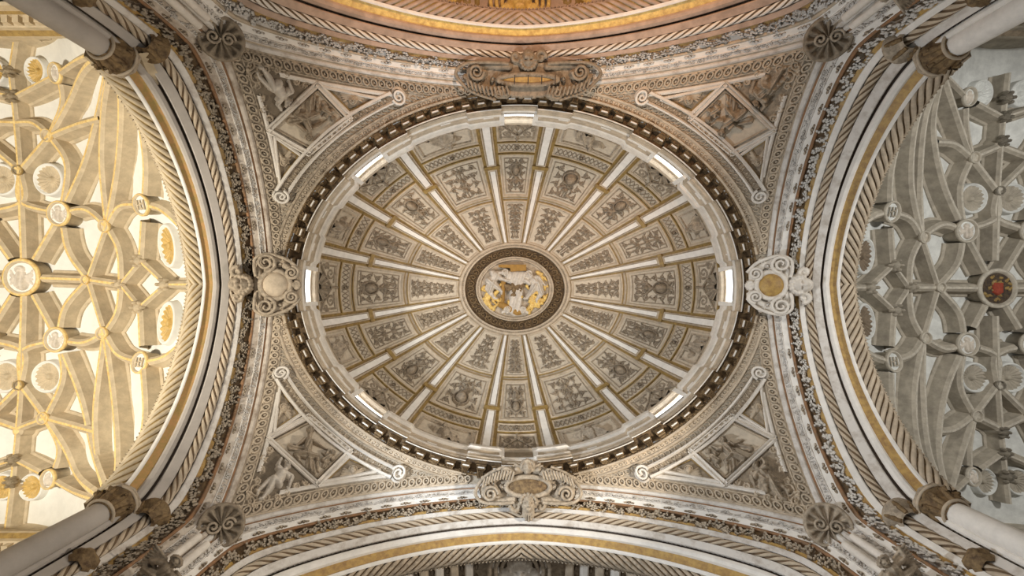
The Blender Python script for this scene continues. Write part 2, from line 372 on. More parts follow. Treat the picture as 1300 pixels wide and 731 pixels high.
# ------------------------------------------------------------------ pendentive surface
RX, RY = 10.02, 8.12
def fP(X, Y):
    aX, aY = np.abs(X) + 1e-6, np.abs(Y) + 1e-6
    q = np.hypot(aX / RX, aY / RY); m = np.maximum(aX / XH, aY / YH)
    tr, tb = 1 / q, 1 / m
    bx, by = np.minimum(aX * tb, XH), np.minimum(aY * tb, YH)
    zb = np.where(aX / XH > aY / YH, fE(0, by), fE(1, bx))
    v = np.clip((1 - tr) / np.maximum(tb - tr, 1e-3), 0, 1.15); v = np.where(tb - tr < .02, np.clip((1 - tr) / .03, 0, 1), v)
    return ZR + v * (zb - ZR) + .45 * 4 * np.clip(v, 0, 1) * (1 - np.clip(v, 0, 1)) * (ZR - zb) / 3.7
def PendPlan(sx=1, sy=1):
    def P(x, y): return np.stack([sx * x, sy * y, fP(x, y)], -1)
    return surf(P)
def unp(px, py, f, z0=18.0, it=40):
    """plan position on the height surface f met by the sight line through a pixel"""
    px, py = np.broadcast_arrays(np.asarray(px, float), np.asarray(py, float)); Z = np.full(px.shape, z0)
    for _ in range(it):
        X = (px - VX) / FP * Z + CX; Y = (py - VY) / FP * Z + CY; Z = .5 * Z + .5 * f(X, Y)
    return (px - VX) / FP * Z + CX, (py - VY) / FP * Z + CY
def PendPix(sx, sy):
    def P(px, py):
        X, Y = unp(px, py, fP); return np.stack([sx * X, sy * Y, fP(X, Y)], -1)
    return surf(P, eps=.05)

exec_order = []
# ================================================================== CROSSING ARCHES
def leafband(mb, S, u0, u1, s0, s1, pitch, h, size, seed=1, h0=0):
    r = np.random.default_rng(seed); n = int((u1 - u0) / pitch)
    for k in range(n):
        u = u0 + (k + .5) * pitch; m = (s0 + s1) / 2; a = (s1 - s0) / 2
        wob = math.sin(u * 2 * PI / .95) * a * .45
        for j in range(3):
            uu = u + r.normal(0, pitch * .3); ss = m + wob + r.uniform(-.75, .75) * a
            an = r.uniform(0, PI); L = size * r.uniform(.7, 1.25)
            # curled leaf: three lobes
            for q in (-.8, 0, .8):
                dx, dy = math.cos(an + q) * L * .45, math.sin(an + q) * L * .45
                blob(mb, lambda x, y, hh: S(x, y, hh), uu + dx, ss + dy / 2.6, L * .34, L * .27 / 2.6 , h * r.uniform(.6, 1.3), ang=0, nr=2, na=5, h0=h0)
X_BANDS = [  # name, s0, s1, kind, material
 ('outer_fillet', 0, .07, 'round', 'greyw'), ('painted_line', .07, .10, 'flat', 'rust'), ('leaf_moulding', .10, .19, 'leaf', 'greyw'),
 ('flat_fascia', .19, .27, 'flatleaf', 'white'), ('brown_fillet', .27, .31, 'round', 'rust'), ('vine_frieze', .31, .41, 'vine', 'brown'),
 ('ochre_band', .41, .46, 'flat', 'gold'), ('smooth_fascia', .46, .54, 'up', 'greyw2'), ('rope_moulding', .54, .65, 'rope', 'pale'),
 ('grey_fascia', .65, .76, 'up', 'fas'), ('dark_groove', .76, .79, 'groove', 'dark'), ('torus_moulding', .79, .88, 'round', 'tor'),
 ('gold_band', .88, .97, 'flat', 'gb'), ('white_fillet', .97, 1.0, 'up', 'white')]
Y_BANDS = [(n, s0 * .93 if s0 < .8 else s0 * .93 + (s0 - .8) * .35, s1 * .93 if s1 < .8 else s1 * .93 + (s1 - .8) * .35, k, m) for n, s0, s1, k, m in X_BANDS]
def build_arch(axis, side, label, mm):
    S = make_arch(axis, side); w = 2.5
    T = thing('crossing_arch', label, 'arch', tuple(S(0.0, .5, 0).reshape(3)))
    um = S.umax; us = np.unique(np.concatenate([np.linspace(-um, um, 231), [0]]))
    for (name, s0, s1, kind, m) in (X_BANDS if axis == 0 else Y_BANDS):
        m = mm.get(name, mm.get(m, m)); mb = MB()
        if kind == 'round': band(mb, S, us, [(s0, -.06)] + rnd(s0, s1, (s1 - s0) * 1.1, 4, .03) + [(s1, -.06)])
        elif kind == 'flat': band(mb, S, us, [(s0, -.05), (s0, .02), (s1, .02), (s1, -.05)])
        elif kind == 'up': band(mb, S, us, [(s0, -.06), (s0, .08), (s0 + .008, .11), (s1 - .008, .11), (s1, .08), (s1, -.06)])
        elif kind == 'groove': band(mb, S, us, [(s0, 0), (s0, -.1), (s1, -.1), (s1, 0)])
        elif kind in ('leaf', 'flatleaf', 'vine'): band(mb, S, us, [(s0, -.08), (s0, .04 if kind != 'vine' else -.04), (s1, .04 if kind != 'vine' else -.04), (s1, -.08)])
        elif kind == 'rope': band(mb, S, us, [(s0, .08), (s0, -.08), (s1, -.08), (s1, .08)], 1)
        if kind == 'rope':
            rope(mb, S, -um, um, (s0 + s1) / 2, (s1 - s0) * w * .56, 1.5, 4, groove=2, h=.04, sgn=side * (1 if axis == 0 else -1))
            mb.build(name, [m, 'rope_groove'], T)
        else:
            o = mb.build(name, m, T)
            if kind == 'vine':
                lb = MB(); leafband(lb, S, -um, um, s0, s1, .2, .2, .22, 3 + axis + side, h0=-.04); lb.build('vine_leaves', mm.get('vine', 'carve'), o, stuff=True)
            if kind == 'leaf':
                lb = MB(); leafband(lb, S, -um, um, s0 + .02, s1 - .02, .17, .06, .12, 5, h0=.03); lb.build('small_leaves', 'greyw', o, stuff=True)
                lb = MB(); band(lb, S, us, rnd(s0 - .005, s0 + .015, .05, 3, .03)); band(lb, S, us, rnd(s1 - .02, s1, .05, 3, .03)); lb.build('edge_beads', 'greyw', o)
            if kind == 'flatleaf':
                for u in np.arange(-um, um, .72):
                    if abs(u) < 2.2: continue
                    lb = MB()
                    for q in (-1, 0, 1): blob(lb, lambda x, y, h: S(x, y, h), u + q * .12, (s0 + s1) / 2 + .012 * abs(q), .09, .016, .08, nr=2, na=6, h0=.03)
                    blob(lb, lambda x, y, h: S(x, y, h), u, (s0 + s1) / 2 + .012, .06, .02, .11, nr=2, na=6, h0=.03)
                    lb.build('leaf_tuft', mm.get('tuft', 'carve'), o)
    # soffit: thick slanted rope and pearl edge, then the plain reveal to the vault
    ua = S.u1 - .3; us2 = np.unique(np.concatenate([np.linspace(-S.u1, S.u1, 161), [0]]))
    mb = MB(); rope(mb, S, -ua, ua, 1.07, .31, 2.5, 7, h=.0, sgn=-side * (1 if axis == 0 else -1)); mb.build('inner_rope_moulding', [mm.get('irope', 'cream'), mm.get('igr', 'brown')], T)
    mb = MB(); band(mb, S, us2, [(1.0, 0), (1.0, -.2), (1.14, -.2), (1.145, .05), (1.165, .05), (1.17, -.3), (1.22, -.6)]); mb.build('soffit', mm.get('irope', 'cream'), T)
    mb = MB()
    for u in np.arange(-ua, ua, .16): blob(mb, lambda x, y, h: S(x, y, h), u, 1.155, .06, .016, .08, nr=2, na=6, h0=.05)
    mb.build('pearl_edging', mm.get('irope', 'cream'), T, stuff=True)
    # backing stone so the arch has thickness
    mb = MB(); band(mb, S, us, [(0, -.05), (0, -.5), (1.0, -.5), (1.0, -.05)]); mb.build('arch_body', 'carved', T)
    return S, T
SXm, TXm = build_arch(0, -1, 'left crossing arch, grey-beige with rope and vine bands, before the warm bright vault', {'greyw2': 'greyw', 'fas': 'grey', 'tor': 'grey', 'gb': 'ochre', 'irope': 'vrib', 'igr': 'goldl', 'rope_moulding': 'cream', 'greyw': 'weath', 'white': 'weath', 'vine': 'carve', 'white_fillet': 'white'})
SXp, TXp = build_arch(0, 1, 'right crossing arch, bluish white with gold band, before the dim grey vault', {'vine': 'pale', 'greyw2': 'white', 'fas': 'greyw', 'tor': 'white', 'rope_moulding': 'cream', 'gb': 'gold', 'irope': 'cream', 'igr': 'brown'})
SYm, TYm = build_arch(1, -1, 'arch along the top edge of the photo, stone painted with the rosy light of an orange lit vault', {'greyw2': 'pink', 'fas': 'pink', 'tor': 'pink', 'gb': 'goldb', 'irope': 'pink', 'igr': 'goldl', 'brown': 'greyw', 'vine': 'greyw', 'rust': 'cream', 'tuft': 'greyw'})
SYp, TYp = build_arch(1, 1, 'arch along the bottom edge of the photo, pale grey fasciae and brown gilt band', {'rope_moulding': 'cream', 'vine': 'cream', 'greyw2': 'greyw', 'fas': 'greyw', 'tor': 'white', 'gb': 'gold', 'irope': 'carve', 'igr': 'brown'})

# ================================================================== PENDENTIVES
def guilloche(mb, S, along, v, pitch, r, h0=.02):
    for u in along:
        gx = np.linspace(-.5, 1.3, 12) * PI
        pts = [(u + r * 1.0 * math.cos(a), v + r * math.sin(a), h0 + .05) for a in gx]
        pts += [(u - r * .2, v - r * 1.1, h0 + .05), (u + pitch * .45, v - r * 1.15, h0 + .04)]
        gtube(mb, S, pts, .042, 5); blob(mb, S, u, v, r * .5, r * .5, .11, nr=2, na=7, h0=h0)
def strip2(mb, G, p0, p1, w, prof, mi=0, ext=0.0):
    """moulding bar between two flat points; prof [(t in -1..1, h)]"""
    p0 = np.array(p0, float); p1 = np.array(p1, float); d = (p1 - p0) / np.linalg.norm(p1 - p0); nn = np.array([-d[1], d[0]])
    p0 = p0 - d * ext; p1 = p1 + d * ext; t = np.linspace(0, 1, 14); c = p0 + (p1 - p0) * t[:, None]
    for (a, ha), (b, hb) in zip(prof[:-1], prof[1:]):
        A = c + nn * a * w; B = c + nn * b * w
        V = np.stack([G(A[:, 0], A[:, 1], np.full(14, ha)), G(B[:, 0], B[:, 1], np.full(14, hb))], 1); mb.add(V.reshape(-1, 3), gF(14, 2), mi)
BARP = [(-1, 0), (-1, .16), (-.6, .2), (-.35, .12), (.1, .12), (.35, .2), (.8, .24), (1, .18), (1, 0)]
def build_pendentive(sx, sy, where, stone, seed):
    r = np.random.default_rng(seed)
    G = PendPlan(sx, sy); Q = PendPix(sx, sy)
    c = G(8.4, 6.8, 0).reshape(3)
    T = thing('pendentive', 'curved triangular pendentive carved with a diamond panel, ' + where, 'pendentive', tuple(c))
    # webbing
    mb = MB(); ph = np.radians(np.linspace(0.5, 89.5, 90)); tv = np.linspace(0, 1, 22)
    qx, qy = RX * np.cos(ph), RY * np.sin(ph); m = np.maximum(qx / XH, qy / YH); bx, by = qx / m, qy / m
    X = qx[:, None] * (1 - tv) + bx[:, None] * tv; Y = qy[:, None] * (1 - tv) + by[:, None] * tv
    V = G(X, Y, np.zeros_like(X)); mb.add(V.reshape(-1, 3), gF(90, 22)); mb.build('pendentive_web', 'ground', T)
    # guilloche borders + fillets on the two arch edges
    for ax in (0, 1):
        if ax == 0: SS = lambda x, y, h: G(XH - y, x, h); L = np.arange(1.5, 8.1, .285); e1 = 8.3
        else: SS = lambda x, y, h: G(x, YH - y, h); L = np.arange(2.2, 10.1, .285); e1 = 10.3
        mb = MB(); us = np.linspace(L[0], e1, 60)
        band(mb, SS, us, [(0, .0), (0, .03), (.05, .06), (.05, .02), (.33, .02), (.33, .05), (.37, .05), (.37, 0)])
        o = mb.build('guilloche_border', stone, T); mb = MB(); guilloche(mb, SS, L, .19, .285, .105); mb.build('guilloche_scrolls', stone, o, stuff=True)
        us = np.linspace(L[0] + 2.9, e1 - 1.2, 40); mb = MB(); band(mb, SS, us, [(.42, 0), (.42, .1), (.47, .14), (.54, .1), (.54, 0)]); mb.build('white_fillet', 'pale', T)
    # bands following the cornice ring
    R = surf(lambda a, q: np.stack([sx * RX * q * np.cos(a), sy * RY * q * np.sin(a), fP(RX * q * np.cos(a), RY * q * np.sin(a))], -1))
    a = np.radians(np.linspace(9, 77, 90)); mb = MB()
    band(mb, R, a, [(1.0, .02), (1.004, .1), (1.012, .12), (1.015, .02), (1.034, .02), (1.037, .08), (1.044, .1), (1.047, .02)])
    o = mb.build('ring_moulding', stone, T); mb = MB()
    for t in np.radians(np.arange(8, 78, 1.25)): blob(mb, R, t, 1.024, .0085, .008, .09, nr=2, na=6)
    mb.build('egg_moulding', stone, o, stuff=True)
    mb = MB(); a0, a1 = 25.5, 61.5
    aa = np.radians(np.linspace(14, 72, 60))
    for t in np.radians(np.arange(14, 72, 1.5)):
        pts = [(t + .009 * math.cos(b), 1.058 + .009 * math.sin(b), .05) for b in np.linspace(0, 1.6 * PI, 8)]; gtube(mb, R, pts, .022, 4)
    mb.build('wave_scrolls', stone, o, stuff=True)
    a = np.radians(np.linspace(a0, a1, 60)); mb = MB()
    band(mb, R, a, [(1.07, 0), (1.07, .2), (1.077, .24), (1.082, .1)], 1); band(mb, R, a, [(1.082, .1), (1.105, .1)]); band(mb, R, a, [(1.105, .1), (1.11, .24), (1.118, .2), (1.118, 0)], 1)
    o = mb.build('scrolled_arc_band', ['carved', 'pale'], T); mb = MB()
    for k, t in enumerate(np.radians(np.arange(a0 + 1.2, a1 - 1, 1.55))):
        blob(mb, R, t, 1.0945, .008, .011, .12, nr=2, na=4, h0=.09)
        gtube(mb, R, [(t - .01, 1.085, .12), (t, 1.104, .13), (t + .01, 1.085, .12)], .018, 4)
    mb.build('leaf_row', stone, o)
    for (t, sg) in ((math.radians(a0 - 1.0), 1), (math.radians(a1 + 1.0), -1)):
        mb = MB(); cx, cy = RX * 1.09 * math.cos(t), RY * 1.09 * math.sin(t)
        blob(mb, G, cx, cy, .3, .3, .18, nr=3, na=16, p=.4); pts = [(x, y, .26) for x, y in spiral(cx, cy, .26, t + PI / 2 * sg, 1.7, 30, sg)]
        gtube(mb, G, pts, np.linspace(.06, .035, 30), 6); mb.build('volute', 'pale', T)
    # diamond + triangles (flat coordinates are picture pixels of the lower right pendentive)
    dt, dr, db, dl = (929, 529), (984, 557), (921, 616), (876, 573)
    mb = MB()
    for p, q in ((dt, dr), (dr, db), (db, dl), (dl, dt)): strip2(mb, Q, p, q, 3.6, BARP, ext=1.5)
    o = mb.build('diamond_frame', 'pale', T)
    inner = [(929, 537), (976, 560), (921, 607), (886, 574)]
    mb = MB()
    for i in range(4): strip2(mb, Q, inner[i], inner[(i + 1) % 4], 1.1, [(-1, 0), (-1, .1), (0, .15), (1, .1), (1, 0)])
    mb.build('inner_frame', 'cream', o)
    def inside(pts):
        pts = np.array(pts, float)
        def f(X, Y):
            m = np.ones_like(X, bool); s0 = None
            for i in range(len(pts)):
                a, b = pts[i], pts[(i + 1) % len(pts)]; cr = (b[0] - a[0]) * (Y - a[1]) - (b[1] - a[1]) * (X - a[0])
                if s0 is None: s0 = np.sign((b[0] - a[0]) * (pts[(i + 2) % len(pts)][1] - a[1]) - (b[1] - a[1]) * (pts[(i + 2) % len(pts)][0] - a[0]))
                m &= cr * s0 > 0
            return m
        return f
    mb = MB(); Vv = [Q(np.array([p[0]]), np.array([p[1]]), np.array([.05])).reshape(3) for p in inner]; 
    hf(mb, Q, 884, 978, 535, 609, 2.0, lambda X, Y: np.ones_like(X) * 1.0, .05, mask=inside(inner)); mb.build('panel_ground', 'groundl', T)
    j = lambda s=1.5: r.normal(0, s)
    k = seed % 2
    if k == 0: J = dict(head=(916 + j(), 557 + j()), neck=(919, 564), hip=(933 + j(), 580 + j()), kneeL=(921 + j(), 585), footL=(924, 600), kneeR=(948, 583 + j()), footR=(938, 600), elbL=(911, 571), handL=(903, 565 + j()), elbR=(931, 566), handR=(940 + j(), 560)); rb = [(930, 574, 932, 598, 6.5), (938, 566, 952, 570, 5), (941, 588, 932, 600, 5)]
    else: J = dict(head=(929 + j(), 549 + j()), neck=(929, 557), hip=(934 + j(), 578 + j()), kneeL=(918 + j(), 580), footL=(921, 597), kneeR=(948, 577 + j()), footR=(941, 590), elbL=(917, 565), handL=(908, 571 + j()), elbR=(941, 563), handR=(950 + j(), 568)); rb = [(930, 576, 929, 600, 7), (938, 570, 954, 568, 5)]
    mb = MB(); hf(mb, Q, 884, 978, 538, 608, .62, lambda X, Y: person(X, Y, J, 4.9, rb, beard=True, wings=None), .075, h0=.04, mask=inside(inner)); mb.build('seated_saint_relief', 'carve', T)
    mb = MB(); J2 = dict(head=(899 + j(), 573 + j()), neck=(902, 578), hip=(911, 586), elbL=(899, 583), handL=(906, 580), elbR=(908, 580), handR=(913, 576))
    hf(mb, Q, 886, 925, 560, 604, .62, lambda X, Y: MX(person(X, Y, J2, 3.9, [(906, 584, 912, 592, 3.5)]), ell(X, Y, 903, 590, 4, 2.5, .6, .8)), .07, h0=.04, mask=inside(inner)); mb.build('attendant_relief', 'carve', T)
    # side triangles with winged heads
    for nm, tri, hc, up in (('lower', [(838, 598), (878, 580), (915, 613)], (874, 598), -PI / 2), ('upper', [(939, 526), (966, 490), (975, 549)], (962, 519), -PI / 2)):
        tc = np.mean(np.array(tri), 0); ti = [tuple(tc + (np.array(p) - tc) * .8) for p in tri]; mb = MB()
        for i in range(3): strip2(mb, Q, tri[i], tri[(i + 1) % 3], 1.9, [(-1, 0), (-1, .14), (0, .2), (1, .14), (1, 0)])
        o = mb.build('triangle_frame', 'pale', T); mb = MB()
        for i in range(3): strip2(mb, Q, ti[i], ti[(i + 1) % 3], .7, [(-1, 0), (-1, .08), (1, .08), (1, 0)])
        mb.build('gilt_fillet', 'goldl', o)
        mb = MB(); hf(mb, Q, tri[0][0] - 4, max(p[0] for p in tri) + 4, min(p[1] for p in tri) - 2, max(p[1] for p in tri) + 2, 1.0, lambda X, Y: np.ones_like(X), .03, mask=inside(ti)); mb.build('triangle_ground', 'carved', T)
        mb = MB()
        fld = lambda X, Y: MX(face(X, Y, hc[0], hc[1], 5.6, up, wings=0), *[cap(X, Y, hc[0] + s * 3, hc[1] + 2 + q * .6, hc[0] + s * (9 + q * 1.2) * (1.3 if nm == 'lower' else .8), hc[1] - 3 + q * (3.2 if nm == 'lower' else 5.0), 2.1, 1.2, .9) for s in (-1, 1) for q in range(5)])
        hf(mb, Q, tri[0][0] - 2, max(p[0] for p in tri) + 2, min(p[1] for p in tri), max(p[1] for p in tri) + 2, .6, fld, .07, h0=.03, mask=inside(ti)); mb.build('winged_head_relief', 'cream', T)
    # corner field with a large figure
    corner = [(985, 563), (928, 621), (1010, 648), (1022, 636)]
    k = (seed // 2) % 2
    J3 = dict(head=(958 + j(1), 591 + j(1)), neck=(963, 598), hip=(975, 612), kneeL=(983, 610), footL=(1000, 624), kneeR=(986 + j(), 622), footR=(994, 634), elbL=(972, 590 + j(1)), handL=(966, 581), elbR=(954, 606), handR=(958, 617 + j()))
    mb = MB(); hf(mb, Q, 925, 1012, 566, 645, .62, lambda X, Y: person(X, Y, J3, 6.6, [(976, 600, 992, 618, 4.5), (960, 604, 972, 622, 5), (955, 600, 966, 618, 3)] if k else None, nude=not k, folds=4), .055, h0=.05, mask=inside(corner)); mb.build('corner_figure_relief', 'skin' if not k else 'carve', T, label='pale winged youth leaning against the diamond frame' if not k else None)
    mb = MB(); hf(mb, Q, 922, 1030, 555, 655, 1.2, lambda X, Y: np.ones_like(X), .035, mask=inside([(985, 560), (923, 622), (1012, 652), (1026, 640)])); mb.build('corner_ground', 'darkground' if sx < 0 else 'carved', T)  # ground coloured dark to stand for the shadow around the corner figure
    mb = MB()
    def foli(X, Y):
        H = np.zeros_like(X)
        for (x, y, rr, s) in ((935, 613, 5, 1), (983, 571, 5, -1), (1002, 624, 8, 1), (990, 633, 5, -1), (1000, 611, 4, 1), (994, 596, 4, 1), (948, 618, 4, -1), (975, 632, 4, 1), (1010, 637, 6, -1), (1004, 644, 4, 1), (1014, 628, 4, 1), (990, 583, 4, 1), (962, 626, 3.5, 1)):
            H = MX(H, poly(X, Y, spiral(x, y, rr, 1.0 + x, 1.4, 16, s), 1.5, 1.2, .8), ell(X, Y, x, y, rr * .35, rr * .35, 0, 1.3))
            for b in range(5): a = b * 1.256 + x; H = MX(H, cap(X, Y, x + rr * .7 * math.cos(a), y + rr * .7 * math.sin(a), x + rr * 1.4 * math.cos(a), y + rr * 1.4 * math.sin(a), 1.2, .6, .9))
        return H
    hf(mb, Q, 925, 1016, 560, 646, 1*.62, foli, .06, h0=.04, mask=inside([(988, 560), (924, 622), (1012, 652), (1026, 640)])); mb.build('corner_foliage', stone, T)
build_pendentive(-1, -1, 'upper left of the dome', 'carve', 1)
build_pendentive(1, -1, 'upper right of the dome', 'cream', 2)
build_pendentive(-1, 1, 'lower left of the dome', 'cream', 5)
build_pendentive(1, 1, 'lower right of the dome', 'cream', 6)

# ================================================================== CORNICE RING AND DRUM
WIN = np.radians(np.arange(0, 360, 45))
def to_param(k):   # ring angle of the k-th of sixteen rib lines, measured from the +x axis
    base = [13.0, 33.1, 54.8, 80.7]; q, i = divmod(k, 4)
    b = [13.0, 33.1, 54.8, 80.7]
    if q == 0: return b[i]
    if q == 1: return 180 - b[3 - i]
    if q == 2: return 180 + b[i]
    return 360 - b[3 - i]
RIBS = [to_param(k) for k in range(16)]
def ress(a):
    """ressaut: cornice breaks forward over the ribs"""
    d = np.degrees(a) % 360; out = np.zeros_like(d)
    for c in RIBS: out = np.where(np.abs((d - c + 180) % 360 - 180) < 4.6, 1.0, out)
    return out
ang = []
for c in RIBS: ang += [c - 4.61, c - 4.59, c + 4.59, c + 4.61]
ANG = np.radians(np.unique(np.concatenate([np.array(ang) % 360, np.arange(0, 360, 1.0)])))
def RING(a, r, h=0, br=1.0):
    a, r, h = np.broadcast_arrays(np.asarray(a, float), np.asarray(r, float), np.asarray(h, float))
    rr = r - br * .15 * ress(a); return np.stack([rr * np.cos(a), (rr - 1.87) * np.sin(a), h], -1)
def ringband(mb, prof, br=1.0, mi=0, angs=None):
    A = ANG if angs is None else angs
    for (r0, z0), (r1, z1) in zip(prof[:-1], prof[1:]):
        V = np.stack([RING(A, r0, z0, br), RING(A, r1, z1, br)], 1); mb.add(V.reshape(-1, 3), gF(len(A), 2, cu=angs is None), mi)
TC = thing('dome_cornice', 'dark brown oval cornice with bracket blocks around the base of the dome', 'cornice', (0, 0, 20))
mb = MB(); ringband(mb, [(10.06, 20.0), (10.04, 19.9), (10.0, 19.9), (9.98, 20.0)], 0); mb.build('outer_bead', 'brownc', TC)
mb = MB(); ringband(mb, [(10.0, 20.0), (10.0, 20.35), (9.58, 20.38)], .5); mb.build('cornice_soffit', 'brown', TC)
mb = MB(); RS = lambda a, r, h: RING(a, r, 20.02 - h * 1.0, 0)
lr = np.random.default_rng(4)
for k in range(620):
    a = k / 620 * 2 * PI; r_ = 9.97 + lr.uniform(-.07, .06); blob(mb, RS, a, r_, lr.uniform(.006, .011), lr.uniform(.025, .06), lr.uniform(.04, .12), nr=2, na=5)
mb.build('foliage_strip', 'brownc', TC, stuff=True)
# bracket blocks
mbk = MB(); bx = np.array([(-.2, 0, 0), (.2, 0, 0), (.2, .26, 0), (-.2, .26, 0), (-.2, 0, .32), (.2, 0, .32), (.2, .26, .32), (-.2, .26, .32)], float)
def boxF(): return [(0, 1, 2, 3), (4, 5, 6, 7), (0, 1, 5, 4), (1, 2, 6, 5), (2, 3, 7, 6), (3, 0, 4, 7)]
def box(mb, x0, x1, y0, y1, z0, z1, mi=0): mb.add([(x0, y0, z0), (x1, y0, z0), (x1, y1, z0), (x0, y1, z0), (x0, y0, z1), (x1, y0, z1), (x1, y1, z1), (x0, y1, z1)], boxF(), mi)
box(mbk, -.19, .19, -.03, .10, .06, .4); box(mbk, -.16, .16, .10, .2, .0, .4); box(mbk, -.13, .13, .18, .26, -.05, .36)
box(mbk, -.22, .22, -.06, -.01, .2, .42); box(mbk, -.14, .14, -.03, .015, .0, .06, 1)  # last box: gilt front edge coloured white, as if catching the light
mod0 = None; am = []
A0 = np.linspace(0, 2 * PI, 4001); PL = RING(A0, 9.75, 0, 0); LL = np.concatenate([[0], np.cumsum(np.linalg.norm(np.diff(PL, axis=0), axis=1))])
mbl = MB(); box(mbl, -.13, .13, 0, .3, .05, .4)
for k in range(5): mbl.add(*[np.array([(-.12 + .05 * k, 0, .05), (-.1 + .05 * k, 0, .0), (-.08 + .05 * k, 0, .05), (-.12 + .05 * k, .3, .0), (-.1 + .05 * k, .32, -.06), (-.08 + .05 * k, .3, .0)]), [(0, 1, 4, 3), (1, 2, 5, 4)]])
leaf0 = None
for k in range(84):
    a = float(np.interp((k + .5) / 84 * LL[-1], LL, A0)); p = RING(a, 9.80, 20.02, .6).reshape(3)
    tn = RING(a + .01, 9.66, 0, 0).reshape(3) - RING(a - .01, 9.66, 0, 0).reshape(3); th = math.atan2(tn[1], tn[0]) + PI  # local +y outward
    dg = math.degrees(a) % 45; leaf = abs(dg - 22.5) > 8.5 and abs(dg - 22.5) < 14
    if mod0 is None: mod0 = mbk.build('bracket_block', ['brownc', 'white'], None, smooth=False); ob = mod0
    else: ob = mod0.copy(); COL.objects.link(ob)
    ob.parent = TC; ob.location = p - np.array(ORG[TC.name])
    t3 = nrm(tn); outw = np.array([t3[1], -t3[0], 0]); outw = outw if np.dot(outw, p) > 0 else -outw
    xx = np.cross(outw, [0, 0, 1]); ob.rotation_euler = Matrix(((xx[0], outw[0], 0), (xx[1], outw[1], 0), (0, 0, 1))).to_euler()
    if leaf:
        if leaf0 is None: leaf0 = mbl.build('acanthus_bracket_leaf', 'brownc', None, smooth=False); lo = leaf0
        else: lo = leaf0.copy(); COL.objects.link(lo)
        lo.parent = TC; lo.location = p + outw * .1 - np.array(ORG[TC.name]) - np.array([0, 0, .12]); lo.rotation_euler = ob.rotation_euler
mb = MB(); ringband(mb, [(9.64, 20.32), (9.63, 20.27), (9.60, 20.27), (9.60, 20.31)], 1); mb.build('white_lip', 'white', TC)
mb = MB(); ringband(mb, [(9.60, 20.31), (9.62, 20.5), (9.56, 20.52), (9.56, 20.6), (9.60, 20.62), (9.62, 20.8), (9.585, 20.83)], 1); mb.build('stepped_fascia', 'cream', TC)
mb = MB(); ringband(mb, [(9.585, 20.83), (9.58, 20.9), (9.56, 20.92), (9.56, 21.0), (9.6, 21.05)], 1); mb.build('upper_fillet', 'pale', TC)
# drum wall with window openings
TD = thing('drum', 'low cream drum wall ringed by bright windows below the dome', 'drum', (0, 0, 21.6))
WHS = [math.radians(v) for v in (6, 5.6, 4.6, 5.6, 6, 5.6, 4.6, 5.6)]
for k in range(8):
    c0 = WIN[k] + WHS[k]; c1 = WIN[(k + 1) % 8] + (2 * PI if k == 7 else 0) - WHS[(k + 1) % 8]
    mb = MB(); A = np.linspace(c0, c1, 40); ringband(mb, [(9.62, 21.05), (9.62, 21.35), (9.66, 21.37), (9.66, 21.6), (9.60, 21.62)], .8, 0, A); mb.build('wall_segment', 'cream', TD)
    mb = MB(); ringband(mb, [(9.60, 21.62), (9.56, 21.7), (9.48, 21.72), (9.48, 21.9), (9.55, 21.95), (9.55, 22.2), (9.7, 22.25)], .8, 0, A); mb.build('white_crown_moulding', 'pale', TD)
    A = np.linspace(c0 + .03, c1 - .03, 9)
    for i in range(8):
        if i % 3 == 1: mb = MB(); V = [RING(A[i] + .01, 9.6, z, .8).reshape(3) for z in (21.15, 21.3)] + [RING(A[i + 1] - .01, 9.6, z, .8).reshape(3) for z in (21.3, 21.15)]; mb.add(V, [(0, 1, 2, 3)]); mb.build('fascia_tablet', 'white', TD)
for k in range(8):
    a = WIN[k]; WH = WHS[k]; lit = k != 2    # the window at the bottom of the photo (+y) is a carved pediment instead
    g = MB(); A = np.linspace(a - WH, a + WH, 7)
    w = bpy.data.objects.new('window_%d' % (k + 1), None); COL.objects.link(w); pc = RING(a, 9.9, 21.7, 0).reshape(3); w.location = pc; ORG[w.name] = tuple(pc)
    nm = ['at the right', 'lower right', 'bottom', 'lower left', 'at the left', 'upper left', 'top', 'upper right'][k]
    w['group'] = 'drum windows'; w['kind'] = 'structure'; w['category'] = 'window'; w['label'] = ('small bright daylit window in the drum, %s of the dome' % nm) if lit else 'carved pediment niche at the bottom of the drum'
    ringband(g, [(9.93, 21.0), (9.93, 22.5)], 0, 0, A); g.build('pane', 'glass' if lit else 'ground', w)
    f = MB()
    for s in (-1, 1):
        aa = a + s * WH; V = [RING(aa, r_, z, 0).reshape(3) for r_, z in ((9.5, 21.0), (9.95, 21.0), (9.95, 22.5), (9.5, 22.3))]; f.add(V, [(0, 1, 2, 3)])
        A2 = np.linspace(aa - .012, aa + .012, 4); ringband(f, [(9.58, 21.0), (9.47, 21.02), (9.47, 22.25), (9.6, 22.3)], 0, 0, A2)
    ringband(f, [(9.6, 21.05), (9.9, 21.1)], 0, 0, A); ringband(f, [(9.6, 21.05), (9.5, 21.02), (9.5, 20.98)], 0, 0, A)
    f.build('window_frame', 'white', w)
    f = MB(); ringband(f, [(9.95, 22.3), (9.66, 22.2), (9.56, 22.24), (9.52, 22.34), (9.60, 22.62)], 0, 0, A); f.build('window_head', 'cream', w)

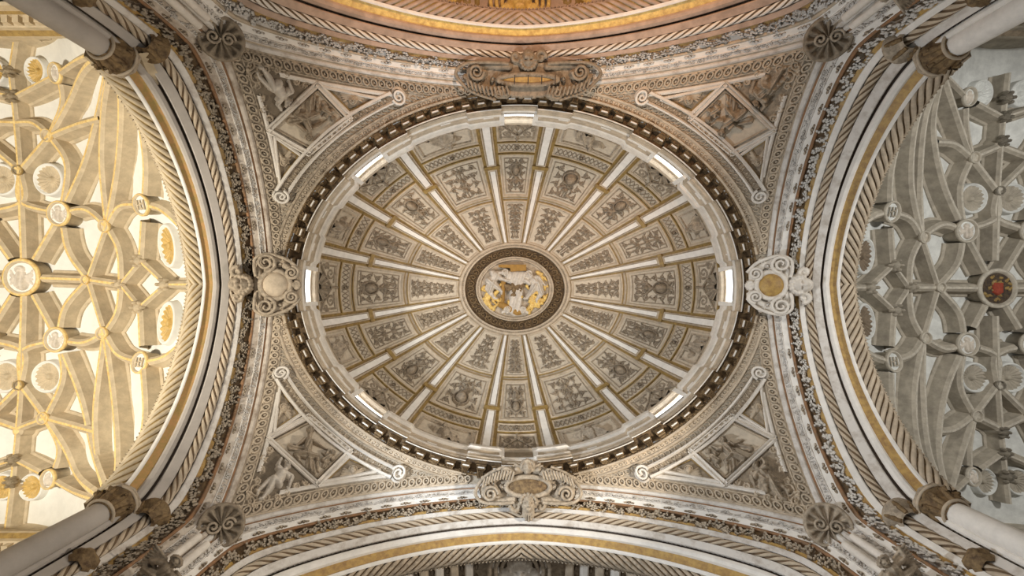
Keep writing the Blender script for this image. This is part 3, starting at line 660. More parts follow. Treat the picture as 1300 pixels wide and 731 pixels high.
# ================================================================== DOME
DX, DY, DZ, DH = 9.66, 7.92, 22.2, 6.2
def Pd(a, b): return np.stack([DX * np.cos(b) * np.cos(a), DY * np.cos(b) * np.sin(a), DZ + DH * np.sin(b)], -1)
D = surf(Pd, (0, 0, 10)); DR = math.radians
TDm = thing('dome', 'oval coffered dome with sixteen pale ribs and carved grey panels', 'dome', (0, 0, 28))
mb = MB(); A = np.linspace(0, 2 * PI, 160, endpoint=False); B = np.radians(np.linspace(-1, 72, 30)); AA, BB = np.meshgrid(A, B, indexing='ij')
mb.add(D(AA, BB, -.06).reshape(-1, 3), gF(160, 30, cu=True)); mb.build('dome_shell', 'cream', TDm)
PB = dict(low=(1.2, 18.0), hat=(19.6, 25.0), main=(26.6, 48.6), inn=(50.4, 69.6))
def quadmap(a0, a1, b0, b1):
    """G(x,y,h): x in -1..1 across, y in 0..1 from the rim inward, between two rib lines"""
    am, ha = DR((a0 + a1) / 2), DR((a1 - a0) / 2)
    return lambda x, y, h: D(am + x * ha, DR(b0) + (DR(b1) - DR(b0)) * y, h)
def frame_rect(mb, G, prof, x0=-1, x1=1, y0=0, y1=1, sx=1.0, sy=1.0, n=14):
    """moulding frame; prof [(inset, h)], inset in metres-ish scaled to x and y units"""
    for (i0, h0), (i1, h1) in zip(prof[:-1], prof[1:]):
        rings = []
        for i_, h_ in ((i0, h0), (i1, h1)):
            dx, dy = i_ / sx, i_ / sy; t = np.linspace(0, 1, n)
            c = [(x0 + dx, y0 + dy), (x1 - dx, y0 + dy), (x1 - dx, y1 - dy), (x0 + dx, y1 - dy)]; pts = []
            for q in range(4): p, r = np.array(c[q]), np.array(c[(q + 1) % 4]); pts.append(p + (r - p) * t[:-1, None])
            pts = np.concatenate(pts); rings.append(G(pts[:, 0], pts[:, 1], np.full(len(pts), h_)))
        V = np.stack(rings, 1); mb.add(V.reshape(-1, 3), gF(len(V), 2, cu=True))
def grotesque(X, Y, L, Wd, kind, r):
    """symmetric ornament; X across (metres), Y along from rim (0) to crown (L)"""
    x = np.abs(X); H = cap(X, Y, 0, .05 * L, 0, .95 * L, .04, .03, .9); T_ = .031
    def sp(cx, cy, rr, a0, sg, t=T_): return poly(x, Y, spiral(cx, cy, rr, a0, 1.25, 14, sg), t, 1.3, t * .7)
    def leaf(x0, y0, a, l, w=.036): return cap(x, Y, x0, y0, x0 + l * math.cos(a), y0 + l * math.sin(a), w, w * .35, 1.2)
    c = min(.42, Wd * .7); ny = max(3, int(L / c)); nx_ = max(1, int(round(Wd / c)))
    for j in range(ny):
        for i in range(nx_):
            cx = (i + .5) / nx_ * Wd * .98 + .03; cy = (j + .5) / ny * L
            if kind == 'oval' and (cx / (Wd * .5)) ** 2 + ((cy - .33 * L) / (.25 * L)) ** 2 < 1: continue
            rr = c * r.uniform(.30, .40); a = r.uniform(0, 2 * PI); sg = 1 if (i + j) % 2 else -1
            H = MX(H, sp(cx, cy, rr, a, sg), ell(x, Y, cx, cy, .05, .05, 0, 1.4))
            for q in range(3): b = a + 2.1 * q; H = MX(H, leaf(cx + rr * math.cos(b), cy + rr * math.sin(b), b + .7 * sg, c * .38))
    if kind == 'oval':
        cy = .33 * L; ow, oh = min(Wd * .36, .3), min(.16 * L, .36)
        H = MX(H, ell(X, Y, 0, cy, ow, oh, 0, .7)); d = np.hypot(X / (ow * 1.3), (Y - cy) / (oh * 1.25)); H = MX(H, np.sqrt(np.clip(1 - ((d - 1) / .13) ** 2, 0, 1)) * .07)
        H = MX(H, face(X, Y, 0, .68 * L, min(.16, Wd * .3), PI / 2), cap(x, Y, Wd * .12, .6 * L, Wd * .5, .72 * L, .07, .04), cap(x, Y, Wd * .5, .72 * L, Wd * .35, .9 * L, .05, .03), cap(X, Y, 0, .55 * L, 0, .62 * L, .1, .08))
    elif kind == 'scroll':
        for k in range(max(2, int(L / .6))):
            cy = (k + .5) * .6; H = MX(H, ell(X, Y, 0, cy, .09, .14, 0, 1.1), leaf(.03, cy, .9, .22, .06), leaf(.03, cy, .2, .2, .05), leaf(.03, cy, -.7, .2, .05))
    else:
        for k in range(max(3, int(L / .42))):
            cy = (k + .5) * .42; H = MX(H, ell(X, Y, 0, cy, .1 if k % 2 else .07, .1, 0, 1.2), leaf(.02, cy - .05, 1.0, .2, .05), leaf(.02, cy - .1, .3, .16, .045))
    return H * (x < Wd * 1.25)
def shell_field(X, Y, cx, cy, r, up=1):
    a = np.arctan2((Y - cy) * up, X - cx); d = np.hypot(X - cx, Y - cy); rr = r * (.92 + .08 * np.abs(np.cos(a * 6)))
    return np.where((d < rr), (.25 + .75 * d / r) * r * .25 * (1 + .5 * np.cos(a * 12)) + ell(X, Y, cx, cy, r * .25, r * .25, 0, .9), 0)
POSES = [dict(head=(-.1, .98), neck=(-.07, .78), hip=(.12, .38), kneeL=(.5, .5), footL=(.62, .15), kneeR=(.35, .2), footR=(.05, .1), elbL=(-.38, .55), handL=(-.58, .72), elbR=(.25, .65), handR=(.5, .8)),
         dict(head=(.15, .95), neck=(.12, .75), hip=(-.1, .4), kneeL=(.3, .42), footL=(.4, .1), kneeR=(-.4, .3), footR=(-.6, .1), elbL=(-.2, .6), handL=(-.45, .5), elbR=(.4, .6), handR=(.6, .75))]
names16 = ['right', 'right and slightly below', 'lower right', 'bottom right', 'bottom', 'bottom left', 'lower left', 'left and slightly below', 'left', 'left and slightly above', 'upper left', 'top left', 'top', 'top right', 'upper right', 'right and slightly above']
for k in range(16):
    a0 = RIBS[(k - 1) % 16] - (360 if k == 0 else 0) + 3.0; a1 = RIBS[k] - 3.0; win = k % 2 == 0
    rr = np.random.default_rng(50 + k)
    for key, (b0, b1) in PB.items():
        if key == 'low' and win: b0 = 3.6
        G = quadmap(a0, a1, b0, b1); bm = DR((b0 + b1) / 2)
        pw = np.linalg.norm(G(np.array([1.]), .5, 0) - G(np.array([-1.]), .5, 0)) / 2; ln = np.linalg.norm(G(np.array([0.]), 1., 0) - G(np.array([0.]), 0., 0))
        mb = MB(); frame_rect(mb, G, [(0, -.06), (0, .07), (.07, .1), (.12, .05), (.12, 0), (.2, 0)] if key != 'hat' else [(0, -.06), (0, .06), (.05, .08), (.08, .02)], sx=pw, sy=ln)
        XX, YY = np.meshgrid(np.linspace(-.97, .97, 9), np.linspace(.03, .97, 9), indexing='ij')
        fr = mb.build('panel_frame', 'cream', TDm)
        mb = MB(); mb.add(G(XX, YY, .0).reshape(-1, 3), gF(9, 9)); pn = mb.build('panel_ground', 'groundl', fr)
        GM = lambda X, Y, h, G=G, pw=pw, ln=ln: G(X / pw, Y / ln, h)
        # gilt fillet lines round the panel
        mb = MB(); frame_rect(mb, G, [(-.05, -.05), (-.05, .04), (.0, .05), (0.0, 0.0)], sx=pw, sy=ln); mb.build('gilt_line', 'goldl', fr)
        mb = MB(); narrow = .78 if key in ('inn',) else .85
        if key == 'main':
            frame_rect(mb, G, [(.24, 0), (.24, .05), (.29, .05), (.29, 0)], sx=pw, sy=ln)
            kd = 'oval' if (win or k % 4 == 1) else 'scroll'
            hf(mb, GM, -pw * .8, pw * .8, .3, ln - .3, .026, lambda X, Y: grotesque(X, Y - .3, ln - .6, pw * .66, kd, rr), 2.6, thr=.008, h0=.01)
            if kd == 'oval':
                cm = MB(); blob(cm, GM, 0, .3 + .33 * (ln - .6), min(pw * .24, .28), min(.15 * (ln - .6), .34), .2, nr=4, na=18, h0=.05); cm.build('cabochon', 'pale', fr)
        elif key == 'inn':
            kd = 'vase' if k % 2 else 'scroll'
            if k % 4 == 0: kd = 'vase'
            taper = lambda X, Y: X / (1.15 - .3 * np.clip(Y / ln, 0, 1))
            hf(mb, GM, -pw * .95, pw * .95, .22, ln - .25, .025, lambda X, Y: grotesque(taper(X, Y), Y - .2, ln - .42, pw * .62, kd, rr), 2.4, thr=.008, h0=.01, mask=lambda X, Y: np.abs(X) < pw * .86)
        elif key == 'hat':
            for q in np.arange(-pw * .9, pw * .9, .24):
                for sg in (1, -1): gtube(mb, GM, [(q, .1, .03), (q + .12 * 1, ln / 2, .06), (q + .24, ln - .1, .03)] if sg == 1 else [(q + .24, .1, .03), (q + .12, ln / 2, .07), (q, ln - .1, .03)], .022, 4)
            blob(mb, GM, 0, ln / 2, .13, ln * .42, .1, nr=3, na=10)
        elif win:
            # V shaped penetration above the window with a shell and two small scroll triangles
            for s in (-1, 1):
                gtube(mb, GM, [(s * pw * .86, .04, .1), (s * pw * .4, ln * .38, .13), (s * .06, ln * .66, .15)], .055, 6)
                hf(mb, GM, min(s * pw * .9, s * .1), max(s * pw * .9, s * .1), ln * .1, ln * .94, .036, lambda X, Y, s=s: MX(poly(X, Y, spiral(s * pw * .52, ln * .70, .2 * min(ln, pw), 1.0, 1.4, 16, s), .05, 1.1, .03), poly(X, Y, spiral(s * pw * .75, ln * .46, .13 * min(ln, pw), 2.0, 1.2, 12, -s), .045, 1.1, .03), cap(X, Y, s * pw * .2, ln * .86, s * pw * .75, ln * .86, .05, .03), cap(X, Y, s * pw * .8, ln * .3, s * pw * .8, ln * .9, .04, .03)), 1.1, thr=.008, h0=.01)
            gtube(mb, GM, [(0, ln * .62, .15), (0, ln * .8, .15), (0, ln * .97, .12)], .06, 6)
            hf(mb, GM, -pw * .6, pw * .6, .02, ln * .55, .034, lambda X, Y: shell_field(X, Y, 0, .06, min(ln * .44, pw * .5)), 1.2, thr=.008, h0=.02)
        else:
            frame_rect(mb, G, [(.26, 0), (.26, .09), (.33, .09), (.33, 0)], sx=pw, sy=ln)
            P0 = POSES[(k // 2) % 2]; fl = -1 if k % 4 == 1 else 1
            J = {q: (v[0] * pw * .8 * fl, .16 + v[1] * (ln - .5) * .9) for q, v in P0.items()}
            hf(mb, GM, -pw * .76, pw * .76, .3, ln - .3, .03, lambda X, Y: person(X, Y, J, .15, [(0, .5 * ln, J['kneeL'][0], .25 * ln, .14), (.2 * fl, .55 * ln, .6 * fl, .6 * ln, .10)], wings=None), 2.0, thr=.008, h0=.02)
        mb.build({'main': 'grotesque_relief', 'inn': 'foliage_relief', 'hat': 'interlace_relief', 'low': 'shell_relief' if win else 'figure_relief'}[key], 'carved' if key != 'low' or win else 'carve', fr)  # ornament darker than its ground: shade of the carving put into the colour
for k in range(16):
    ac = RIBS[k]; G = quadmap(ac - 3.0, ac + 3.0, 0, 72)
    mb = MB(); us = np.linspace(0.0, 70.6 / 72, 60); Sx = lambda u, v, h: G(v, u, h)
    band(mb, Sx, us, [(-1, -.06), (-.98, .02), (-.62, .02)], 1); band(mb, Sx, us, [(.62, .02), (.98, .02), (1, -.06)], 1)
    band(mb, Sx, us, [(-.62, .02), (-.6, .14), (.6, .14), (.62, .02)])
    rb = mb.build('dome_rib', ['cream', 'goldl'], TDm)
    for (b0, b1, w) in ((1.0, 31.6, .5), (34.0, 69.8, .46)):
        H = quadmap(ac - 3.0, ac + 3.0, b0, b1); ln = 1
        mb = MB(); XX, YY = np.meshgrid(np.linspace(-w * .72, w * .72, 3), np.linspace(.02, .98, 14), indexing='ij'); mb.add(H(XX, YY, .165).reshape(-1, 3), gF(3, 14))
        mb.add(H(np.array([-w * .72, w * .72, w * .72, -w * .72]), np.array([.02, .02, .98, .98]), .165), [(0, 1, 2, 3)]) if False else None
        t = mb.build('plaster_strip', 'white', rb)
        mb = MB()
        us = np.linspace(.01, .99, 30)
        for s in (-1, 1): band(mb, lambda u, v, h: H(v, u, h), us, [(s * w, .14), (s * w * .92, .19), (s * w * .84, .16)])
        n = int((b1 - b0) / .85)
        for i in range(n):
            for s in (-1, 1): blob(mb, H, s * w * 1.02, (i + .5) / n, .07, .35 / n, .06, nr=1, na=5, h0=.13)
        mb.build('dentil_edging', 'carve', rb, stuff=True)
    mb = MB(); H = quadmap(ac - 3.1, ac + 3.1, 31.9, 33.7); frame_rect(mb, H, [(0, 0), (0, .19), (.08, .19)], sx=.4, sy=.2, n=4); XX, YY = np.meshgrid([-.9, .9], [.1, .9], indexing='ij'); mb.add(H(XX, YY, .19).reshape(-1, 3), gF(2, 2)); mb.build('gilt_bar', 'goldl', rb)

# ================================================================== CENTRAL MEDALLION
MZ = 27.95; MXr, MYr = 3.26, 2.70
TM = thing('dome_medallion', 'oval medallion with the Trinity group on gilded ground at the dome crown', 'medallion', (0, 0, MZ))
E_ = lambda a, q, h: np.stack(np.broadcast_arrays(MXr * q * np.cos(a), MYr * q * np.sin(a), MZ - h + .25 * (1 - q)), -1)
A = np.linspace(0, 2 * PI, 120, endpoint=False)
mb = MB(); band(mb, E_, A, [(1.03, -.3), (1.02, 0), (1.0, .12), (.965, .15), (.95, .06), (.935, .06), (.93, .14), (.905, .14), (.9, 0)], closed=True)
o = mb.build('outer_ring', 'cream', TM); mb = MB()
for k in range(150): blob(mb, E_, k / 150 * 2 * PI, .942, .014, .014, .06, nr=2, na=5, h0=.05)
mb.build('bead_row', 'carve', o, stuff=True)
mb = MB(); band(mb, E_, A, [(.9, 0), (.89, -.05), (.71, -.05)], closed=True); o = mb.build('foliage_ring_ground', 'brown', TM)
mb = MB(); lr = np.random.default_rng(8)
for k in range(40):
    a = k / 40 * 2 * PI; pts = [(a + x / 2.6, .80 + y / 3.0, .03) for x, y in spiral(0, 0, .2, k, 1.3, 14, 1 if k % 2 else -1)]; gtube(mb, E_, pts, .035, 4)
    for j in range(5): blob(mb, E_, a + lr.uniform(-.07, .07), .80 + lr.uniform(-.075, .075), .02, .02, .08, nr=2, na=5, h0=-.05)
mb.build('scroll_foliage', 'brownc', o)
mb = MB(); band(mb, E_, A, [(.71, -.05), (.705, .12), (.685, .15), (.67, .08), (.655, .08), (.65, .12), (.63, .12), (.62, -.05)], closed=True); o = mb.build('inner_ring', 'cream', TM)
mb = MB()
for k in range(110): blob(mb, E_, k / 110 * 2 * PI, .663, .018, .012, .05, nr=2, na=5, h0=.07)
mb.build('bead_row', 'carve', o, stuff=True)
mb = MB(); band(mb, E_, A, [(.63, -.04), (.4, -.04), (.2, -.04), (.005, -.04)], closed=True); mb.build('disc_ground', 'cream', TM)
# figures in the medallion: flat space = picture pixels at the medallion
def GP(Zp):
    return lambda px, py, h: np.stack(np.broadcast_arrays((px - VX) / FP * Zp + CX, (py - VY) / FP * Zp + CY, Zp - h), -1)
GMd = GP(MZ)
scl = lambda px, py: (560 + px / 4.874, 290 + py / 4.874)
def inel(X, Y): return ((X - 652.7) / 43.5) ** 2 + ((Y - 366.5) / 36) ** 2 < 1
def golds(X, Y, only):
    H = np.zeros_like(X); r = np.random.default_rng(3 + only)
    for (cx, cy, sx_, sy_, n) in ((622, 381, 12, 13, 44), (681, 379, 12, 14, 50), (686, 352, 6, 8, 16))[only:only + 1]:
        for _ in range(n):
            x, y, a = r.normal(cx, sx_ * .6), r.normal(cy, sy_ * .6), r.uniform(0, PI)
            H = MX(H, cap(X, Y, x, y, x + 4 * math.cos(a), y + 4 * math.sin(a), 2.0, .9, 1.0))
    return H
for k in range(3): mb = MB(); hf(mb, GMd, 605, 700, 328, 405, .5, lambda X, Y: golds(X, Y, k), .05, mask=inel); mb.build('gilded_cloud', 'goldb', TM)
mb = MB(); J = dict(head=scl(390, 272), neck=scl(350, 275), hip=scl(310, 330), kneeL=scl(345, 360), footL=scl(375, 390), kneeR=scl(300, 390), footR=scl(330, 430), elbL=scl(330, 330), handL=scl(370, 385), elbR=scl(400, 320), handR=scl(440, 320))
hf(mb, GMd, 605, 660, 332, 400, .42, lambda X, Y: person(X, Y, J, 4.9, [(*scl(310, 310), *scl(290, 370), 4)], beard=False), .06, h0=.02, mask=inel); mb.build('seated_figure', 'skin', TM, label='white seated figure at left holding the cross')
mb = MB(); J = dict(head=scl(545, 285), neck=scl(560, 305), hip=scl(590, 350), kneeL=scl(560, 390), footL=scl(530, 430), kneeR=scl(620, 400), footR=scl(590, 440), elbL=scl(520, 320), handL=scl(490, 330), elbR=scl(600, 300), handR=scl(640, 350))
hf(mb, GMd, 655, 700, 332, 400, .42, lambda X, Y: person(X, Y, J, 5.0, [(*scl(575, 310), *scl(600, 370), 4)], beard=True), .06, h0=.02, mask=inel); mb.build('bearded_figure', 'skin', TM, label='white bearded figure at right')
mb = MB(); hf(mb, GMd, 605, 700, 328, 405, .5, lambda X, Y: MX(cap(X, Y, *scl(470, 330), *scl(455, 500), 8, 8, .4), cap(X, Y, *scl(430, 300), *scl(520, 300), 8, 8, .5)) * (1 + .25 * np.cos(X * .9 + Y * .3)), .05, mask=inel); mb.build('white_drapery', 'skin', TM)
mb = MB(); V = GMd(np.array([scl(355, 225)[0], scl(525, 225)[0], scl(525, 262)[0], scl(430, 268)[0], scl(425, 245)[0], scl(355, 242)[0]]), np.array([scl(355, 225)[1], scl(525, 225)[1], scl(525, 262)[1], scl(430, 268)[1], scl(425, 245)[1], scl(355, 242)[1]]), .3)
V2 = V + np.array([0, 0, .25]); mb.add(np.concatenate([V, V2]), [(0, 1, 2, 3, 4, 5)]); mb.add(np.concatenate([V, V2]), [(i, (i + 1) % 6, 6 + (i + 1) % 6, 6 + i) for i in range(6)]); mb.build('ochre_bar', 'coffin', TM, smooth=False)
mb = MB(); hf(mb, GMd, 625, 690, 340, 382, .42, lambda X, Y: MX(ell(X, Y, *scl(450, 375), 2.6, 6, 0, 1.4), ell(X, Y, *scl(440, 348), 1.9, 1.9, 0, 1.5), *[cap(X, Y, *scl(450, 360), *scl(450 + s * (60 - q * 6), 350 + q * 12), 2.2, 1.0, 1.0) for s in (-1, 1) for q in range(4)], *[cap(X, Y, *scl(448, 395), *scl(436 + q * 8, 415), 1.2, 1.2, 1.0) for q in range(4)]), .045, h0=.12); mb.build('dove_relief', 'brownc', TM, label='dark dove with spread wings')
for (x, y) in ((410, 505), (505, 507)):
    mb = MB(); cx, cy = scl(x, y); hf(mb, GMd, cx - 9, cx + 9, cy - 8, cy + 8, .4, lambda X, Y: face(X, Y, cx, cy, 4.6, -PI / 2, wings=.7), .05, h0=.03, mask=inel); mb.build('cherub_head', 'skin', TM)
mb = MB(); hf(mb, GMd, 628, 662, 350, 400, .5, lambda X, Y: MX(cap(X, Y, *scl(385, 330), *scl(380, 450), 3, 2.2, 1.0), cap(X, Y, *scl(370, 470), *scl(470, 520), 4, 4, .8), cap(X, Y, *scl(470, 520), *scl(545, 490), 4, 3, .8)), .045, h0=.02, mask=inel); mb.build('ochre_drapery', 'coffin', TM)

# ================================================================== STAR VAULTS (left and right bays)
def vault_fn(xc, side, top=21.2):
    def f(X, Y): return top - .022 * (X - xc) ** 2 - .0065 * Y ** 2 - .00105 * (X - xc) ** 2 * Y ** 2
    return f
RIBP = [(-.42, .85), (-.38, .60), (-.27, .56), (-.16, .10), (-.12, .07), (-.05, 0), (.05, 0), (.12, .07), (.16, .10), (.27, .56), (.38, .60), (.42, .85)]
def build_vault(side, xc, nodes, edges, bosses, rosettes, mrib, mweb, mnose, label, mros, scale=1.0):
    f = vault_fn(xc, side); fw = lambda X, Y: f(X, Y) + .68
    T = thing('star_vault', label, 'vault', (xc, 0, 21))
    mb = MB(); x0 = 12.9 * side; x1 = 2 * xc - x0; xs = np.linspace(x0, x1, 60); ys = np.linspace(-10.6, 10.6, 60); XX, YY = np.meshgrid(xs, ys, indexing='ij')
    mb.add(np.stack([XX, YY, fw(XX, YY)], -1).reshape(-1, 3), gF(60, 60)); mb.build('vault_web', mweb, T)
    def wp(p):   # pixel -> point on the rib line surface
        X, Y = unp(p[0], p[1], f, 19.0, 60)
        if abs(X - xc) < .75: X = xc
        return np.array([X, Y, f(X, Y)], float)
    def N(p): X, Y = p[0], p[1]; return nrm(np.array([.044 * (X - xc) + .0021 * (X - xc) * Y * Y * .6, .013 * Y + .0021 * (X - xc) ** 2 * Y * .6, 1.0]))
    def draw(P3, nm='vault_rib', w=1.0):
        n = len(P3); NN = np.array([N(p) for p in P3]); d = nrm(np.gradient(P3, axis=0)); t = nrm(np.cross(d, NN)); 
        mb = MB(); pr = RIBP
        for i in range(len(pr) - 1):
            a, b = pr[i], pr[i + 1]; V = np.stack([P3 + t * a[0] * w + NN * a[1], P3 + t * b[0] * w + NN * b[1]], 1); mb.add(V.reshape(-1, 3), gF(n, 2), 1 if i == 5 else 0)
        return mb.build(nm, [mrib, mnose], T)
    brad = {b[0]: b[1] for b in bosses if b[1] > .3}
    for mirror in (False, True):
        def mm(P): 
            if mirror: P = P.copy(); P[..., 0] = 2 * xc - P[..., 0]
            return P
        for e in edges:
            w = 1.0
            pts = []
            for q in e:
                if isinstance(q, (int, float)): w = q
                else: pts.append(wp(nodes[q] if isinstance(q, str) else q))
            P3 = catmull(pts)
            for q, end in ((e[0], 0), (e[-1] if not isinstance(e[-1], (int, float)) else e[-2], -1)):
                if isinstance(q, str) and q in brad:
                    keep = np.linalg.norm(P3 - P3[end], axis=1) > brad[q] * .8
                    if keep.sum() > 2: P3 = P3[keep]
            if mirror and np.all(np.abs(P3[:, 0] - xc) < .8): continue
            draw(mm(P3), w=w * scale)
        for (nm, r, kind) in bosses:
            if mirror and nm == 'C': continue
            p = mm(wp(nodes[nm])); n = -N(p); mb = MB()
            if kind == 'flower':
                lathe(mb, p + n * .0, n, [(r * .7, -1.0), (r * .7, -.1), (r * .9, -.05), (r * .6, .12), (0.01, .2)], 20, flute=.16, fk=5)
                for q in range(6): a = q * PI / 3; lathe(mb, p + n * .05 + np.array([math.cos(a), math.sin(a), 0]) * r * .95, n, [(r * .35, -.1), (r * .3, .06), (.01, .12)], 7)
                mb.build('flower_boss', mrib, T)
            else:
                lathe(mb, p, n, [(r * .96, -1.1), (r * .93, -.12), (r * 1.04, -.06), (r * 1.04, .04), (r * .97, .09), (r * .86, .09), (r * .80, .0)], 36)
                b = mb.build('roof_boss', mrib, T, label='large round boss with carved face disc' if nm == 'C' else None)
                mb = MB(); lathe(mb, p, n, [(r * 1.045, -.02), (r * 1.045, .05), (r * .97, .10), (r * .90, .09)], 36); mb.build('boss_rim', mnose, b)
                mb = MB(); lathe(mb, p, n, [(r * .80, .0), (.4 * r, .0), (.01, .0)], 24); mb.build('boss_disc', 'heraldry' if kind == 'arms' else (mweb if r > .3 else mrib), b)
                xx = nrm(np.cross(n, [0, 1.0, 0])); yy = np.cross(n, xx); yy = yy if yy[1] > 0 else -yy; xx = xx if xx[0] > 0 else -xx
                GG = lambda x, y, h, p=p, n=n, xx=xx, yy=yy: p + x[..., None] * xx + y[..., None] * yy + n * np.asarray(h)[..., None]
                if kind == 'fig' or kind == 'arms':
                    mb = MB(); sc = r / .85; r3 = np.random.default_rng(int(abs(p[1] * 100)) + 3)
                    if kind == 'fig':
                        fld = lambda X, Y: MX(face(X, Y, -.05 * sc, -.3 * sc, .2 * sc, -PI / 2), cap(X, Y, 0, -.1 * sc, .05 * sc, .3 * sc, .22 * sc, .3 * sc, .9) * (1 + .3 * np.cos(X * 30 / sc)), cap(X, Y, -.15 * sc, -.05 * sc, -.45 * sc, .15 * sc, .1 * sc, .08 * sc), cap(X, Y, .15 * sc, 0, .45 * sc, -.15 * sc, .1 * sc, .08 * sc), *[cap(X, Y, s * .3 * sc, .1 * sc, s * (.5 + .0 * q) * sc, (-.3 + .2 * q) * sc, .09 * sc, .05 * sc) for s in (-1, 1) for q in range(4)])
                        hf(mb, GG, -r * .8, r * .8, -r * .8, r * .8, .03 * max(sc, .6), fld, 1.0, thr=.005); mb.build('boss_relief', 'skin', b)
                    else:
                        def sh(X, Y):
                            H = np.zeros_like(X); rr = np.random.default_rng(5)
                            for _ in range(26): a, q = rr.uniform(0, 2 * PI), rr.uniform(.1, .7) * r; H = MX(H, cap(X, Y, q * math.cos(a), q * math.sin(a), q * math.cos(a) + .1, q * math.sin(a) + rr.uniform(-.12, .12), .06, .03))
                            return H
                        hf(mb, GG, -r * .8, r * .8, -r * .8, r * .8, .03, sh, 1.0, thr=.005); mb.build('arms_mantling', 'goldl', b)
                        mb = MB(); hf(mb, GG, -.25, .25, -.3, .35, .03, lambda X, Y: np.where((np.abs(X) < .2) & (Y > -.25) & (Y < .3 - .8 * np.abs(X) ** 1.2), .1, 0) + cap(X, Y, 0, -.2, 0, .2, .03), 1.0, thr=.005); mb.build('arms_shield', 'red', b)
                elif kind == 'letters':
                    mb = MB()
                    for q in (-.45, -.05, .4):
                        gtube(mb, GG, [(r * q, -r * .45, .05), (r * q, r * .45, .05)], .035, 5)
                    gtube(mb, GG, [(-r * .45, 0, .05), (-r * .05, 0, .05)], .03, 5); gtube(mb, GG, [(x + r * .2, y, .05) for x, y in spiral(0, 0, r * .4, 1, .7, 12)], .03, 5); mb.build('carved_monogram', mrib, b)
        for (px, py, rx, ry, mt) in rosettes:
            X, Y = unp(px, py, lambda a, b_: f(a, b_) + .38, 19.5, 60); p = mm(np.array([X, Y, f(X, Y) + .38], float)); n = -N(p)
            xx = nrm(np.cross(n, [0, 1.0, 0])); yy = np.cross(n, xx); xx = xx * (1 if xx[0] > 0 else -1); yy = yy * (1 if yy[1] > 0 else -1)
            a = np.linspace(0, 2 * PI, 96, endpoint=False); R_ = np.array([1.30, 1.18, 1.1, 1.02, .98, .9, .6, .35, .22, .2, .1, .01]); Hh = np.array([-.5, .05, .12, .1, -.02, .0, -.08, -.12, -.1, .0, .06, .06])
            fl = np.where((R_ < 1) & (R_ > .25), 1, 0); amp = .05
            mb = MB(); HH = Hh[:, None] + fl[:, None] * amp * np.cos(a * 18)[None] * R_[:, None]
            rad = R_[:, None] * (1 + np.where(np.isclose(R_, .9), .05, 0)[:, None] * np.cos(a * 18)[None])
            V = p + xx * (rx * rad * np.cos(a))[..., None] + yy * (ry * rad * np.sin(a))[..., None] + n * HH[..., None]
            F = gF(len(R_), 96, cv=True); mi = np.repeat((np.arange(len(R_) - 1) >= 4).astype(int), 96)
            mb.add(V.reshape(-1, 3), F, mi); mb.build('shell_rosette', [mweb, mt], T)
    return T, f
LN = dict(C=(22, 352), N1=(109, 355), N2=(151, 361), a=(176, 331), b=(175, 390), d=(208, 361), N4=(75, 271), M4=(71, 431), N5=(133, 287), M5=(130, 423), N6=(180, 260), M6=(178, 460),
          N7=(17, 216), M7=(12, 489), N8=(60, 172), M8=(55, 531), P1=(71, 93), Q1=(62, 608), P2=(32, 122), Q2=(25, 584), P3=(6, 91), Q3=(6, 612), S=(138, 62), R=(137, 640), K=(22, 20), L=(22, 690))
def mk_edges(E5):
    return E5
LE = [('C', 'N1'), ('N1', 'N2'), ('N2', 'a', .8), ('N2', 'b', .8), ('a', 'd', .8), ('b', 'd', .8), ('d', (243, 361), .8),
      ('N1', 'N5', .8), ('N1', 'M5', .8), ('N1', (84, 318), 'N4'), ('N1', (80, 390), 'M4'), ('N2', (148, 318), 'N5'), ('N2', (146, 396), 'M5'),
      ('N4', (106, 266), 'N5'), ('M4', (103, 435), 'M5'), ('N5', (150, 262), 'N6'), ('M5', (148, 450), 'M6'), ('N6', (205, 268), (238, 300)), ('M6', (208, 452), (238, 425)),
      ('N6', 'a'), ('M6', 'b'), ('N6', (181, 200), (166, 120), 'S'), ('M6', (181, 530), (166, 590), 'R'), ('N5', (146, 210), (150, 130), 'S'), ('M5', (142, 510), (146, 585), 'R'),
      ('N5', (126, 210), (128, 140), 'S'), ('M5', (118, 520), (122, 590), 'R'), ('N4', (104, 206), (122, 140), 'S'), ('M4', (100, 505), (116, 575), 'R'),
      ('C', 'N4'), ('C', 'M4'), ('C', 'N7'), ('C', 'M7'), ('N7', 'N8'), ('M7', 'M8'), ('N7', (38, 256), 'N4'), ('M7', (33, 446), 'M4'), ('N8', (82, 210), 'N4'), ('M8', (77, 480), 'M4'),
      ('N8', (95, 158), (124, 150)), ('M8', (88, 540), (118, 548)), ('N8', (40, 156), (10, 155)), ('M8', (36, 545), (6, 551)), ('N8', (84, 130), (104, 88), 'S'), ('M8', (80, 570), (98, 608), 'R'),
      ('P1', (76, 130), 'N8', .8), ('Q1', (72, 570), 'M8', .8), ('P1', (98, 75), 'S', .8), ('Q1', (92, 625), 'R', .8), ('P1', 'P2', .8), ('Q1', 'Q2', .8), ('P2', (10, 155), .8), ('Q2', (6, 551), .8), ('P2', 'P3', .8), ('Q2', 'Q3', .8), ('N7', (12, 190), (10, 155), .8), ('M7', (8, 520), (6, 551), .8), ('P3', 'K', .8), ('Q3', 'L', .8)]
